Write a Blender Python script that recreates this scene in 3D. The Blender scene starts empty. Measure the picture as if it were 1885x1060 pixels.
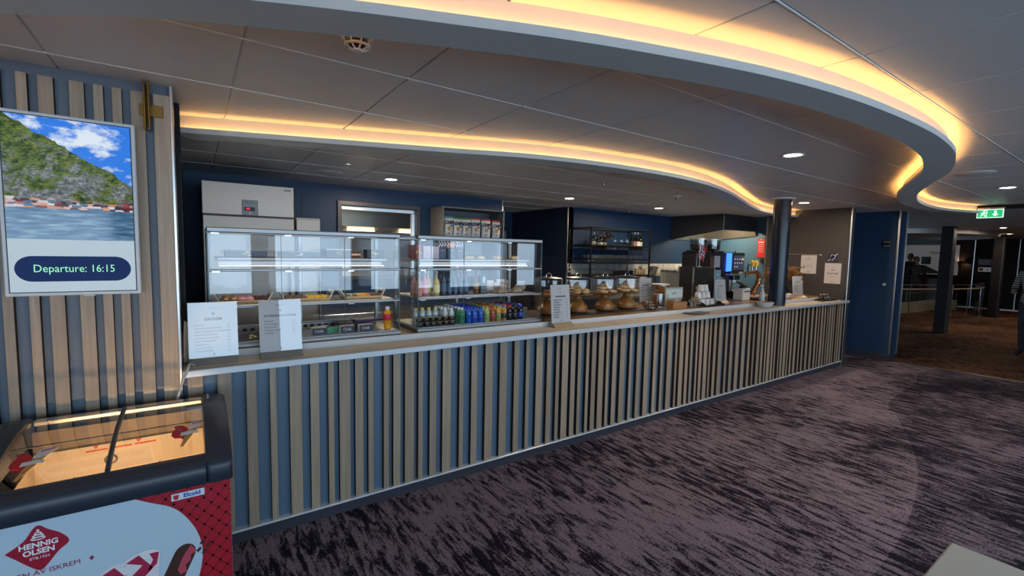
import bpy, bmesh, math, random
from mathutils import Vector, Matrix
random.seed(11)
sc = bpy.context.scene
COL = sc.collection

# ---------------------------------------------------------------- camera, world, exposure
CAM_H = 1.65
YAW, PITCH, ROLL, FPX = 0.605476651, 0.0784015427, 0.0201339513, 848.261
cam_d = bpy.data.cameras.new('camera'); cam = bpy.data.objects.new('camera', cam_d); COL.objects.link(cam)
cam_d.sensor_fit = 'HORIZONTAL'; cam_d.sensor_width = 36.0; cam_d.lens = FPX / 1885.0 * 36.0
cam_d.clip_start = 0.02; cam_d.clip_end = 200
fw = Vector((math.sin(YAW)*math.cos(PITCH), math.cos(YAW)*math.cos(PITCH), -math.sin(PITCH)))
rt = Vector((math.cos(YAW), -math.sin(YAW), 0)); up = rt.cross(fw)
r2 = rt*math.cos(ROLL) + up*math.sin(ROLL); u2 = -rt*math.sin(ROLL) + up*math.cos(ROLL)
mw = Matrix(((r2.x, u2.x, -fw.x, 0), (r2.y, u2.y, -fw.y, 0), (r2.z, u2.z, -fw.z, CAM_H), (0, 0, 0, 1)))
cam.matrix_world = mw
sc.camera = cam
W_STR = 6.4
world = bpy.data.worlds.new('daylight'); sc.world = world; world.use_nodes = True
bg = world.node_tree.nodes['Background']
bg.inputs[0].default_value = (0.57, 0.785, 1.0, 1); bg.inputs[1].default_value = W_STR
sc.view_settings.view_transform = 'Standard'; sc.view_settings.look = 'None'
sc.view_settings.gamma = 1.0; sc.view_settings.use_curve_mapping = False
sc.view_settings.exposure = 0.27
cy = sc.cycles
cy.use_denoising = True; cy.max_bounces = 7; cy.diffuse_bounces = 3; cy.glossy_bounces = 4
cy.transparent_max_bounces = 20; cy.transmission_bounces = 6
cy.sample_clamp_indirect = 6.0; cy.caustics_reflective = False; cy.caustics_refractive = False

# window openings in the rear wall, behind the camera: (x0, x1)
WIN_Y, WIN_Z0, WIN_Z1 = -3.6, 0.72, 2.2
WINS = [(-4.2, -2.75), (-2.45, -0.95), (-0.6, 0.95), (1.25, 2.8), (3.1, 4.7), (5.0, 6.6), (6.95, 7.7), (8.75, 9.1)]
for a, b in WINS:
    ld = bpy.data.lights.new('window_portal', 'AREA'); ld.shape = 'RECTANGLE'
    ld.size = b - a; ld.size_y = WIN_Z1 - WIN_Z0; ld.cycles.is_portal = True
    lo = bpy.data.objects.new('window_portal', ld); COL.objects.link(lo)
    lo.location = ((a+b)/2, WIN_Y - 0.02, (WIN_Z0+WIN_Z1)/2); lo.rotation_euler = (math.radians(90), 0, 0)

# ---------------------------------------------------------------- helpers
def S(h):
    h = h.lstrip('#'); out = []
    for i in (0, 2, 4):
        c = int(h[i:i+2], 16)/255.0
        out.append(c/12.92 if c <= 0.04045 else ((c+0.055)/1.055)**2.4)
    return tuple(out)

class MB:
    def __init__(s): s.v = []; s.f = []; s.mi = []; s.sm = []
    def add(s, vs, fs, mi=0, sm=False):
        o = len(s.v); s.v += [tuple(p) for p in vs]
        for f in fs: s.f.append(tuple(i+o for i in f)); s.mi.append(mi); s.sm.append(sm)
        return s
    def box(s, x0, x1, y0, y1, z0, z1, mi=0, b=0.0):
        lo, hi = (x0, y0, z0), (x1, y1, z1)
        if b <= 0:
            vs = [((hi if i & 1 else lo)[0], (hi if i & 2 else lo)[1], (hi if i & 4 else lo)[2]) for i in range(8)]
            return s.add(vs, [(0,1,3,2),(4,6,7,5),(0,4,5,1),(2,3,7,6),(0,2,6,4),(1,5,7,3)], mi)
        b = min(b, (x1-x0)*.49, (y1-y0)*.49, (z1-z0)*.49)
        vs = []; idx = {}
        for c in range(8):
            for a in range(3):
                p = []
                for k in range(3):
                    hiK = (c >> k) & 1
                    q = hi[k] if hiK else lo[k]
                    if k != a: q += -b if hiK else b
                    p.append(q)
                idx[(c, a)] = len(vs); vs.append(p)
        fs = []
        for a in range(3):
            u, w = [k for k in range(3) if k != a]
            for sgn in (0, 1):
                cs = [(sgn << a) | (i << u) | (j << w) for i, j in ((0,0),(1,0),(1,1),(0,1))]
                fs.append([idx[(c, a)] for c in cs])
        for a in range(3):
            for d in range(a+1, 3):
                e = 3-a-d
                for i in (0, 1):
                    for j in (0, 1):
                        c0 = (i << a) | (j << d); c1 = c0 | (1 << e)
                        fs.append([idx[(c0,a)], idx[(c1,a)], idx[(c1,d)], idx[(c0,d)]])
        for c in range(8): fs.append([idx[(c,0)], idx[(c,1)], idx[(c,2)]])
        return s.add(vs, fs, mi)
    def lathe(s, prof, seg=16, c=(0,0,0), mi=0, sm=True, ax='Z'):
        vs = []; rings = []
        def P(r, z, t):
            x, y = r*math.cos(t), r*math.sin(t)
            if ax == 'Z': q = (x, y, z)
            elif ax == 'Y': q = (x, z, y)
            else: q = (z, x, y)
            return (q[0]+c[0], q[1]+c[1], q[2]+c[2])
        for r, z in prof:
            if r < 1e-6: rings.append([len(vs)]); vs.append(P(0, z, 0))
            else:
                rings.append(list(range(len(vs), len(vs)+seg)))
                vs += [P(r, z, 2*math.pi*i/seg) for i in range(seg)]
        fs = []
        for A, B in zip(rings, rings[1:]):
            for i in range(seg):
                j = (i+1) % seg
                if len(A) == 1 and len(B) == 1: continue
                if len(A) == 1: fs.append((A[0], B[i], B[j]))
                elif len(B) == 1: fs.append((A[i], A[j], B[0]))
                else: fs.append((A[i], A[j], B[j], B[i]))
        return s.add(vs, fs, mi, sm)
    def cyl(s, r, z0, z1, c=(0,0,0), seg=16, mi=0, ax='Z', r1=None):
        r1 = r if r1 is None else r1
        return s.lathe([(0, z0), (r, z0), (r1, z1), (0, z1)], seg, c, mi, True, ax)
    def tube(s, pts, r, seg=8, mi=0, closed=False):
        pts = [Vector(p) for p in pts]; n = len(pts); vs = []; fs = []
        rr = r if isinstance(r, (list, tuple)) else [r]*n
        prev = None
        for i, p in enumerate(pts):
            if closed: t = pts[(i+1) % n] - pts[i-1]
            else: t = pts[min(i+1, n-1)] - pts[max(i-1, 0)]
            t.normalize()
            if prev is None:
                a = Vector((0,0,1)) if abs(t.z) < .9 else Vector((1,0,0))
                nrm = t.cross(a).normalized()
            else:
                nrm = (prev - t*prev.dot(t)).normalized()
            prev = nrm; bn = t.cross(nrm)
            for k in range(seg):
                an = 2*math.pi*k/seg
                vs.append(p + (nrm*math.cos(an) + bn*math.sin(an))*rr[i])
        m = n if closed else n-1
        for i in range(m):
            for k in range(seg):
                a = i*seg+k; b = i*seg+(k+1) % seg; j = ((i+1) % n)*seg
                fs.append((a, b, j+(k+1) % seg, j+k))
        if not closed:
            fs.append(tuple(range(seg))); fs.append(tuple(range((n-1)*seg, n*seg)))
        return s.add(vs, fs, mi, True)
    def prism(s, poly, a, b, mi=0, plane='XY', sm=False):
        n = len(poly)
        def P(u, w, h): return (u, w, h) if plane == 'XY' else ((u, h, w) if plane == 'XZ' else (h, u, w))
        vs = [P(u, w, a) for u, w in poly] + [P(u, w, b) for u, w in poly]
        fs = [tuple(range(n)), tuple(range(n, 2*n))]
        s.add(vs, fs, mi, False)
        o = len(s.v) - 2*n
        for i in range(n):
            j = (i+1) % n
            s.f.append((o+i, o+j, o+n+j, o+n+i)); s.mi.append(mi); s.sm.append(sm)
        return s
    def ell(s, c, r, mi=0, seg=12, rings=8):
        prof = []
        for i in range(rings+1):
            t = -math.pi/2 + math.pi*i/rings
            prof.append((max(0.0, math.cos(t)) if 0 < i < rings else 0.0, math.sin(t)))
        o = len(s.v); s.lathe(prof, seg, (0,0,0), mi)
        for i in range(o, len(s.v)):
            v = s.v[i]; s.v[i] = (c[0]+v[0]*r[0], c[1]+v[1]*r[1], c[2]+v[2]*r[2])
        return s
    def sweep(s, path, prof, mi=0, closed_prof=True, sm=True):
        """path: [(x,y)], prof: [(u,z)] u is offset along the left normal"""
        vs = []; fs = []; n = len(prof)
        for i, p in enumerate(path):
            a = path[max(i-1, 0)]; b = path[min(i+1, len(path)-1)]
            tx, ty = b[0]-a[0], b[1]-a[1]; l = math.hypot(tx, ty); tx /= l; ty /= l
            for u, z in prof: vs.append((p[0]-ty*u, p[1]+tx*u, z))
        for i in range(len(path)-1):
            for k in range(n if closed_prof else n-1):
                k2 = (k+1) % n
                fs.append((i*n+k, i*n+k2, (i+1)*n+k2, (i+1)*n+k))
        if closed_prof:
            fs.append(tuple(range(n))); fs.append(tuple(range((len(path)-1)*n, len(path)*n)))
        return s.add(vs, fs, mi, sm)
    def xf(s, start, M):
        for i in range(start, len(s.v)): s.v[i] = tuple(M @ Vector(s.v[i]))
        return s
    def mesh(s, name, mats, ang=35):
        me = bpy.data.meshes.new(name); me.from_pydata(s.v, [], s.f)
        for m in (mats if isinstance(mats, (list, tuple)) else [mats]): me.materials.append(m)
        me.polygons.foreach_set('material_index', s.mi); me.polygons.foreach_set('use_smooth', s.sm)
        bm = bmesh.new(); bm.from_mesh(me); bmesh.ops.recalc_face_normals(bm, faces=bm.faces); bm.to_mesh(me); bm.free()
        if any(s.sm): me.set_sharp_from_angle(angle=math.radians(ang))
        me.update(); return me
    def obj(s, name, mats, parent=None, loc=(0,0,0), rot=(0,0,0), ang=35):
        return link(name, s.mesh(name, mats, ang), parent, loc, rot)

def link(name, data, parent=None, loc=(0,0,0), rot=(0,0,0)):
    o = bpy.data.objects.new(name, data); COL.objects.link(o)
    o.location = loc; o.rotation_euler = rot
    if parent is not None: o.parent = parent
    return o
def tag(o, label, cat, group=None):
    o['label'] = label; o['category'] = cat
    if group: o['group'] = group
    return o
def thing(name, label, cat, loc=(0,0,0), rz=0.0, group=None):
    return tag(link(name, None, None, loc, (0,0,rz)), label, cat, group)
def struct(o): o['kind'] = 'structure'; return o
def dup(root, loc=None, rz=None, label=None, group=None):
    r = root.copy(); COL.objects.link(r)
    if loc is not None: r.location = loc
    if rz is not None: r.rotation_euler = (0,0,rz)
    if label: r['label'] = label
    if group: r['group'] = group
    for ch in KIDS(root):
        c = ch.copy(); COL.objects.link(c); c.parent = r
        for g in KIDS(ch):
            d = g.copy(); COL.objects.link(d); d.parent = c
    return r
def KIDS(o): return [c for c in list(o.children)]
ORD = ['first','second','third','fourth','fifth','sixth','seventh','eighth','ninth','tenth','eleventh','twelfth','thirteenth','fourteenth','fifteenth','sixteenth']

def smooth_path(pts, n=8):
    out = []; P = [pts[0]] + list(pts) + [pts[-1]]
    for i in range(1, len(P)-2):
        p0, p1, p2, p3 = P[i-1], P[i], P[i+1], P[i+2]
        for k in range(n):
            t = k/n
            out.append(tuple(0.5*((2*p1[d]) + (-p0[d]+p2[d])*t + (2*p0[d]-5*p1[d]+4*p2[d]-p3[d])*t*t + (-p0[d]+3*p1[d]-3*p2[d]+p3[d])*t**3) for d in range(len(p1))))
    out.append(tuple(pts[-1])); return out

# text as mesh geometry; faces -Y by default (plane XZ)
def text(s, size, mat, parent=None, loc=(0,0,0), rot=(math.pi/2,0,0), align='CENTER', ext=0.0006, name='lettering', bold=0.0, sx=1.0):
    cu = bpy.data.curves.new(name, 'FONT'); cu.body = s; cu.size = size; cu.align_x = align; cu.align_y = 'CENTER'
    cu.extrude = ext; cu.offset = bold; cu.resolution_u = 3
    o = bpy.data.objects.new(name, cu)
    me = bpy.data.meshes.new_from_object(o)
    me.materials.clear(); me.materials.append(mat)
    bpy.data.objects.remove(o); bpy.data.curves.remove(cu)
    r = link(name, me, parent, loc, rot); r.scale = (sx, 1, 1); return r

# ---------------------------------------------------------------- materials
_mats = {}
def nt(m): return m.node_tree.nodes, m.node_tree.links
def M(name, col, rough=0.5, metal=0.0, spec=0.5, noise=0.08, nscale=9.0, stretch=(1,1,1), bump=0.0, emit=None, es=0.0, coat=0.0):
    if name in _mats: return _mats[name]
    if isinstance(col, str): col = S(col)
    m = bpy.data.materials.new(name); m.use_nodes = True; n, l = nt(m)
    p = n['Principled BSDF']
    p.inputs['Roughness'].default_value = rough; p.inputs['Metallic'].default_value = metal
    p.inputs['Specular IOR Level'].default_value = spec; p.inputs['Coat Weight'].default_value = coat
    tc = n.new('ShaderNodeTexCoord'); mp = n.new('ShaderNodeMapping'); mp.inputs['Scale'].default_value = stretch
    nz = n.new('ShaderNodeTexNoise'); nz.inputs['Scale'].default_value = nscale; nz.inputs['Detail'].default_value = 4
    l.new(tc.outputs['Object'], mp.inputs['Vector']); l.new(mp.outputs[0], nz.inputs['Vector'])
    mr = n.new('ShaderNodeMapRange'); mr.inputs['To Min'].default_value = 1-noise; mr.inputs['To Max'].default_value = 1+noise
    l.new(nz.outputs['Fac'], mr.inputs['Value'])
    mx = n.new('ShaderNodeMix'); mx.data_type = 'RGBA'; mx.blend_type = 'MULTIPLY'; mx.inputs['Factor'].default_value = 1
    mx.inputs['A'].default_value = (*col, 1); l.new(mr.outputs[0], mx.inputs['B']); l.new(mx.outputs['Result'], p.inputs['Base Color'])
    if bump:
        bp = n.new('ShaderNodeBump'); bp.inputs['Strength'].default_value = bump; bp.inputs['Distance'].default_value = 0.002
        l.new(nz.outputs['Fac'], bp.inputs['Height']); l.new(bp.outputs[0], p.inputs['Normal'])
    if emit is not None:
        p.inputs['Emission Color'].default_value = (*(S(emit) if isinstance(emit, str) else emit), 1); p.inputs['Emission Strength'].default_value = es
    _mats[name] = m; return m
def WOOD(name, c1, c2, axis='Z', scale=1.0, rough=0.45, coat=0.0):
    if name in _mats: return _mats[name]
    m = bpy.data.materials.new(name); m.use_nodes = True; n, l = nt(m); p = n['Principled BSDF']
    p.inputs['Roughness'].default_value = rough; p.inputs['Coat Weight'].default_value = coat; p.inputs['Coat Roughness'].default_value = 0.08
    tc = n.new('ShaderNodeTexCoord'); oi = n.new('ShaderNodeObjectInfo')
    ad = n.new('ShaderNodeVectorMath'); ad.operation = 'ADD'
    cb = n.new('ShaderNodeCombineXYZ'); ml = n.new('ShaderNodeMath'); ml.operation = 'MULTIPLY'; ml.inputs[1].default_value = 37.0
    l.new(oi.outputs['Random'], ml.inputs[0]); l.new(ml.outputs[0], cb.inputs['X']); l.new(ml.outputs[0], cb.inputs['Y']); l.new(ml.outputs[0], cb.inputs['Z'])
    l.new(tc.outputs['Object'], ad.inputs[0]); l.new(cb.outputs[0], ad.inputs[1])
    mp = n.new('ShaderNodeMapping'); f = 60*scale; g = 2.2*scale
    mp.inputs['Scale'].default_value = {'X': (g, f, f), 'Y': (f, g, f), 'Z': (f, f, g)}[axis]
    l.new(ad.outputs[0], mp.inputs['Vector'])
    nz = n.new('ShaderNodeTexNoise'); nz.inputs['Scale'].default_value = 1.0; nz.inputs['Detail'].default_value = 6; nz.inputs['Roughness'].default_value = 0.65
    l.new(mp.outputs[0], nz.inputs['Vector'])
    cr = n.new('ShaderNodeValToRGB'); cr.color_ramp.elements[0].position = 0.32; cr.color_ramp.elements[1].position = 0.7
    cr.color_ramp.elements[0].color = (*S(c1), 1); cr.color_ramp.elements[1].color = (*S(c2), 1)
    l.new(nz.outputs['Fac'], cr.inputs[0])
    mr = n.new('ShaderNodeMapRange'); mr.inputs['To Min'].default_value = 0.86; mr.inputs['To Max'].default_value = 1.12
    l.new(oi.outputs['Random'], mr.inputs['Value'])
    mx = n.new('ShaderNodeMix'); mx.data_type = 'RGBA'; mx.blend_type = 'MULTIPLY'; mx.inputs['Factor'].default_value = 1
    l.new(cr.outputs[0], mx.inputs['A']); l.new(mr.outputs[0], mx.inputs['B']); l.new(mx.outputs['Result'], p.inputs['Base Color'])
    bp = n.new('ShaderNodeBump'); bp.inputs['Strength'].default_value = 0.12; bp.inputs['Distance'].default_value = 0.001
    l.new(nz.outputs['Fac'], bp.inputs['Height']); l.new(bp.outputs[0], p.inputs['Normal'])
    _mats[name] = m; return m
def GLASS(name, tint=(1,1,1), f0=0.03, rough=0.0, mult=1.0):
    """thin pane: transparent with a fresnel-weighted mirror reflection"""
    if name in _mats: return _mats[name]
    m = bpy.data.materials.new(name); m.use_nodes = True; n, l = nt(m)
    n.remove(n['Principled BSDF']); out = n['Material Output']
    tr = n.new('ShaderNodeBsdfTransparent'); tr.inputs[0].default_value = (*tint, 1)
    gl = n.new('ShaderNodeBsdfGlossy'); gl.inputs['Roughness'].default_value = rough
    lw = n.new('ShaderNodeLayerWeight'); lw.inputs['Blend'].default_value = 0.5
    pw = n.new('ShaderNodeMath'); pw.operation = 'POWER'; pw.inputs[1].default_value = 4.0
    l.new(lw.outputs['Facing'], pw.inputs[0])
    mr = n.new('ShaderNodeMapRange'); mr.inputs['To Min'].default_value = f0*mult; mr.inputs['To Max'].default_value = min(1, 0.8)
    l.new(pw.outputs[0], mr.inputs['Value'])
    nz = n.new('ShaderNodeTexNoise'); nz.inputs['Scale'].default_value = 30
    mr2 = n.new('ShaderNodeMapRange'); mr2.inputs['To Min'].default_value = 0.97; mr2.inputs['To Max'].default_value = 1.0
    l.new(nz.outputs['Fac'], mr2.inputs['Value']); l.new(mr2.outputs[0], gl.inputs['Color'])
    mx = n.new('ShaderNodeMixShader'); l.new(mr.outputs[0], mx.inputs[0]); l.new(tr.outputs[0], mx.inputs[1]); l.new(gl.outputs[0], mx.inputs[2])
    l.new(mx.outputs[0], out.inputs['Surface']); _mats[name] = m; return m
def EMIT(name, col, strength):
    if name in _mats: return _mats[name]
    m = bpy.data.materials.new(name); m.use_nodes = True; n, l = nt(m)
    n.remove(n['Principled BSDF']); e = n.new('ShaderNodeEmission'); e.inputs[1].default_value = strength
    if isinstance(col, str): col = S(col)
    nz = n.new('ShaderNodeTexNoise'); nz.inputs['Scale'].default_value = 3
    mr = n.new('ShaderNodeMapRange'); mr.inputs['To Min'].default_value = 0.96; mr.inputs['To Max'].default_value = 1.04
    l.new(nz.outputs['Fac'], mr.inputs['Value'])
    mx = n.new('ShaderNodeMix'); mx.data_type = 'RGBA'; mx.blend_type = 'MULTIPLY'; mx.inputs['Factor'].default_value = 1
    mx.inputs['A'].default_value = (*col, 1); l.new(mr.outputs[0], mx.inputs['B']); l.new(mx.outputs['Result'], e.inputs[0])
    l.new(e.outputs[0], n['Material Output'].inputs['Surface']); _mats[name] = m; return m
def CARPET(name, dark, light, thr, sx=24.0, sy=4.6, fine=70.0):
    m = bpy.data.materials.new(name); m.use_nodes = True; n, l = nt(m); p = n['Principled BSDF']
    p.inputs['Roughness'].default_value = 0.95; p.inputs['Specular IOR Level'].default_value = 0.1
    tc = n.new('ShaderNodeTexCoord'); mp = n.new('ShaderNodeMapping'); mp.inputs['Scale'].default_value = (sx, sy, 1)
    l.new(tc.outputs['Object'], mp.inputs['Vector'])
    a = n.new('ShaderNodeTexNoise'); a.inputs['Scale'].default_value = 1.0; a.inputs['Detail'].default_value = 7; a.inputs['Roughness'].default_value = 0.72; a.inputs['Distortion'].default_value = 0.6
    l.new(mp.outputs[0], a.inputs['Vector'])
    b = n.new('ShaderNodeTexNoise'); b.inputs['Scale'].default_value = 0.9; b.inputs['Detail'].default_value = 2
    l.new(tc.outputs['Object'], b.inputs['Vector'])
    c = n.new('ShaderNodeTexNoise'); c.inputs['Scale'].default_value = fine; c.inputs['Detail'].default_value = 4; c.inputs['Roughness'].default_value = 0.8
    l.new(tc.outputs['Object'], c.inputs['Vector'])
    s1 = n.new('ShaderNodeMath'); s1.operation = 'MULTIPLY_ADD'; s1.inputs[1].default_value = 0.38; l.new(b.outputs['Fac'], s1.inputs[0]); l.new(a.outputs['Fac'], s1.inputs[2])
    s2 = n.new('ShaderNodeMath'); s2.operation = 'MULTIPLY_ADD'; s2.inputs[1].default_value = 0.30; l.new(c.outputs['Fac'], s2.inputs[0]); l.new(s1.outputs[0], s2.inputs[2])
    cr = n.new('ShaderNodeValToRGB'); e = cr.color_ramp.elements
    e[0].position = thr-0.045; e[0].color = (*S(dark), 1); e[1].position = thr+0.06; e[1].color = (*S(light), 1)
    l.new(s2.outputs[0], cr.inputs[0])
    mr = n.new('ShaderNodeMapRange'); mr.inputs['From Min'].default_value = 0.3; mr.inputs['From Max'].default_value = 0.7
    mr.inputs['To Min'].default_value = 0.6; mr.inputs['To Max'].default_value = 1.3
    l.new(c.outputs['Fac'], mr.inputs['Value'])
    mx = n.new('ShaderNodeMix'); mx.data_type = 'RGBA'; mx.blend_type = 'MULTIPLY'; mx.inputs['Factor'].default_value = 1
    l.new(cr.outputs[0], mx.inputs['A']); l.new(mr.outputs[0], mx.inputs['B']); l.new(mx.outputs['Result'], p.inputs['Base Color'])
    bp = n.new('ShaderNodeBump'); bp.inputs['Strength'].default_value = 0.4; bp.inputs['Distance'].default_value = 0.004
    l.new(c.outputs['Fac'], bp.inputs['Height']); l.new(bp.outputs[0], p.inputs['Normal'])
    _mats[name] = m; return m

STEEL = M('brushed_steel', (0.55,0.55,0.55), 0.28, 1.0, stretch=(2,2,60), nscale=6, noise=0.06)
CHROME = M('chrome', (0.75,0.75,0.75), 0.12, 1.0, noise=0.03)
WHITE_P = M('white_paint', (0.72,0.73,0.72), 0.45)
BLACK = M('black_satin', (0.012,0.012,0.014), 0.4)
BLACKM = M('black_metal', (0.005,0.005,0.006), 0.5, spec=.25, noise=0.15)
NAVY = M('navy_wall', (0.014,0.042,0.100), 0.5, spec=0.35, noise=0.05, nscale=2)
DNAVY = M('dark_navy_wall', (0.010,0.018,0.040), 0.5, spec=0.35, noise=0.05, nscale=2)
OAK = WOOD('pale_oak', '#917f6c', '#ab9a84', 'Z')
OAKX = WOOD('pale_oak_long', '#957f66', '#b09676', 'X')
EDGE = M('dark_slat_edge', '#3a2c25', 0.7, spec=.2)
PAPER = M('white_paper', (0.52,0.53,0.54), 0.45, noise=0.02)
INK = M('dark_ink', (0.03,0.03,0.05), 0.7)
GREYINK = M('grey_ink', (0.16,0.17,0.2), 0.7)
PANE = GLASS('clear_glass')
CLEARG = GLASS('clear_drinking_glass', tint=(0.96,0.97,0.97), f0=0.06)
# ================================================================ THE SETTING
ZC = 2.42
# ---- floor
CARPET_A = CARPET('mauve_carpet', '#1d1a25', '#80747f', 0.82)
CARPET_B = CARPET('dark_carpet', '#1b1925', '#766b76', 0.865)
CARPET_C = CARPET('brown_carpet', '#38251b', '#7a5844', 0.84, 22.0, 6.0, 14.0)
floor = struct(MB().box(-4.5, 9.35, -3.6, 9.0, -0.1, 0.0).obj('floor', CARPET_A))
arc = [(8.6,2.05),(7.9,1.9),(6.6,1.80),(6.0,1.55),(5.22,1.237),(4.63,1.048),(4.24,.954),(3.675,.857),(3.1,.80),(2.4,.80),(1.6,.9),(.8,1.15),(0,1.6)]
arc = smooth_path(arc, 4)
pl = [(x, y) for x, y in arc] + [(-0.3, -3.5), (9.3, -3.5), (9.3, 2.0)]
MB().prism(pl, 0.0, 0.0012).obj('carpet_inlay', CARPET_B, floor)
struct(MB().box(9.35, 24.0, -1.5, 9.0, -0.1, 0.0).obj('floor', CARPET_C))
struct(MB().box(9.32, 9.38, -1.5, 2.57, -0.01, 0.004).obj('trim_floor', M('floor_strip', '#54463c', 0.4, 0.6)))

struct(MB().box(-0.06, 9.12, 3.81, 5.9, 0.0, 0.006).obj('floor', M('bar_bounce_floor', (0.58,0.55,0.52), 0.5, noise=.1, nscale=20)))  # unseen pale floor, added to bounce light up to the bar ceiling
# ---- ceiling with separate square panels
CEIL = M('ceiling_panel', (0.60,0.60,0.60), 0.42, spec=0.5, noise=0.02, nscale=40)
CBACK = M('ceiling_rail', (0.62,0.62,0.62), 0.4, 0.0, noise=0.03)
ceiling = struct(MB().box(-4.5, 24.0, -3.6, 9.0, ZC+0.006, ZC+0.12).obj('ceiling', CBACK))
GX, GY, G = 0.176, 0.749, 0.6467
pan = MB().box(0.004, G-0.004, 0.005, G-0.005, 0.0, 0.0075, b=0.0022).mesh('ceiling_panel', CEIL)
rest = MB()
RAILW = M('ceiling_bar', (0.78,0.79,0.80), 0.35, noise=.02)
rb = MB().box(-4.5, 24.0, -.0035, .0035, -.003, .006, b=.001).mesh('ceiling_bar', RAILW)
for j in range(-6, 13): link('ceiling_bar', rb, ceiling, (0, GY+j*G, ZC))
for i in range(-8, 38):
    for j in range(-9, 13):
        x = GX+i*G; y = GY+j*G
        if x < -4.5 or x+G > 23.9 or y < -3.6 or y+G > 8.9: continue
        if -3 <= i <= 14 and -2 <= j <= 7: link('ceiling_panel', pan, ceiling, (x, y, ZC-0.001))
        else: rest.box(x+.003, x+G-.003, y+.005, y+G-.005, ZC-.001, ZC+.0065)
o = rest.obj('far_ceiling_panel_field', CEIL, ceiling); o['kind'] = 'stuff'

# ---- rear wall with windows (behind the camera), side walls
WALLP = M('room_wall', (0.30,0.29,0.28), 0.6)
wr = struct(link('wall_rear', None))
WFR = M('window_frame', (0.05,0.05,0.055), 0.4)
rw = MB(); ex = [-4.5] + [v for p in WINS for v in p] + [24.0]
for k in range(0, len(ex), 2): rw.box(ex[k], ex[k+1], -3.8, -3.6, WIN_Z0, WIN_Z1)
rw.box(-4.5, 24.0, -3.8, -3.6, 0, WIN_Z0).box(-4.5, 24.0, -3.8, -3.6, WIN_Z1, 2.6)
rw.obj('wall_face', WALLP, wr)
for k, (a, b) in enumerate(WINS):
    w = MB()
    for (x0, x1, z0, z1) in ((a, b, WIN_Z0, WIN_Z0+.05), (a, b, WIN_Z1-.05, WIN_Z1), (a, a+.05, WIN_Z0, WIN_Z1), (b-.05, b, WIN_Z0, WIN_Z1)):
        w.box(x0, x1, -3.75, -3.63, z0, z1, b=.006)
    struct(w.obj('window_%d' % (k+1), WFR))
struct(MB().box(-4.7, -4.5, -3.8, 3.0, 0, 2.6).obj('wall_side', WALLP))
struct(MB().box(9.35, 9.55, -3.6, -1.5, 0, 2.6).obj('wall_partition', WALLP))
struct(MB().box(9.55, 24.0, -1.7, -1.5, 0, 2.6).obj('wall_lounge_near', WALLP))

# ---- TV wall, slatted
D = 2.86
PANELG = M('slate_panel', (0.115,0.15,0.20), 0.5, noise=0.03, nscale=3)
wl = struct(MB().box(-4.5, -0.075, D+0.03, D+0.14, 0, ZC).obj('wall_left', PANELG))
_sl = {}
def slat(w, h, parent, x, z0, y=D):
    k = (w, round(h, 3))
    if k not in _sl:
        b = MB(); b.box(0, w, 0.0, 0.0305, 0, h, mi=1)
        b.add([(0.0005,-0.0006,0),(w-0.0005,-0.0006,0),(w-0.0005,-0.0006,h),(0.0005,-0.0006,h),(0.0005,0.0004,0),(w-0.0005,0.0004,0),(w-0.0005,0.0004,h),(0.0005,0.0004,h)],
              [(0,1,2,3),(0,1,5,4),(3,2,6,7),(0,3,7,4),(1,2,6,5)], 0)
        _sl[k] = b.mesh('slat', [OAK, EDGE])
    return link('slat', _sl[k], parent, (x, y, z0))
tvs = [(-.139,.066),(-.223,.052),(-.289,.035),(-.354,.035),(-.434,.05),(-.534,.05),(-.60,.034),(-.681,.034),(-.78,.065),(-.86,.05),(-.94,.034),(-1.03,.065),(-1.13,.05),(-1.2,.034),(-1.3,.034),(-1.38,.05),(-1.5,.065),(-1.58,.034)]
for x, w in tvs: slat(w, 2.27, wl, x, 0.10)
MB().box(-4.5, -0.075, D-0.004, D+0.03, 0.0, 0.07).obj('kick_strip', M('kick_strip', (0.02,0.022,0.03), 0.5), wl)
# steel corner trim and the bar's end wall behind it
struct(MB().box(-0.075, -0.062, D-0.003, D+0.15, 0, ZC, b=.002).obj('trim_corner', STEEL))
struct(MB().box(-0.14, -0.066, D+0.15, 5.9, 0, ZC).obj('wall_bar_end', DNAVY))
o = MB().box(-0.063, -0.050, D+0.30, D+0.38, 1.055, ZC, b=.003).box(-0.050, -0.040, D+0.305, D+0.32, 1.055, ZC).box(-0.050, -0.040, D+0.36, D+0.375, 1.055, ZC).obj('shutter_guide_rail', BLACKM)
tag(o, 'black vertical shutter guide rail beside the steel wall corner', 'rail')

# ---- bar back wall (navy) with the kitchen hatch, corridor, tiled part
BW = 5.9
w = MB(); hx0, hx1, hz0, hz1 = 1.50, 2.50, 1.30, 2.19
w.box(-0.14, hx0, BW, BW+.08, 0, ZC).box(hx1, 3.87, BW, BW+.08, 0, ZC).box(hx0, hx1, BW, BW+.08, 0, hz0).box(hx0, hx1, BW, BW+.08, hz1, ZC)
wb = struct(w.obj('wall_back', NAVY))
MB().box(1.060, 1.064, BW-.002, BW, 0, ZC).obj('panel_joint', DNAVY, wb)
struct(MB().box(3.862, 3.885, BW-.012, BW+.10, 0, ZC, b=.002).obj('trim_corridor', STEEL))
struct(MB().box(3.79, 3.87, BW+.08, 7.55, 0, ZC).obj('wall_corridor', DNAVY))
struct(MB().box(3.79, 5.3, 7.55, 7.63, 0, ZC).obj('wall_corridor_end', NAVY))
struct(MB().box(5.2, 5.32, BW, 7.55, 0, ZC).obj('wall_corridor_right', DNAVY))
struct(MB().box(5.186, 5.206, BW-.014, BW+.02, 0, ZC, b=.002).obj('trim_bar_corner', STEEL))
wt = struct(MB().box(5.206, 9.25, BW, BW+.1, 0, ZC).obj('wall_bar', NAVY))
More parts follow.
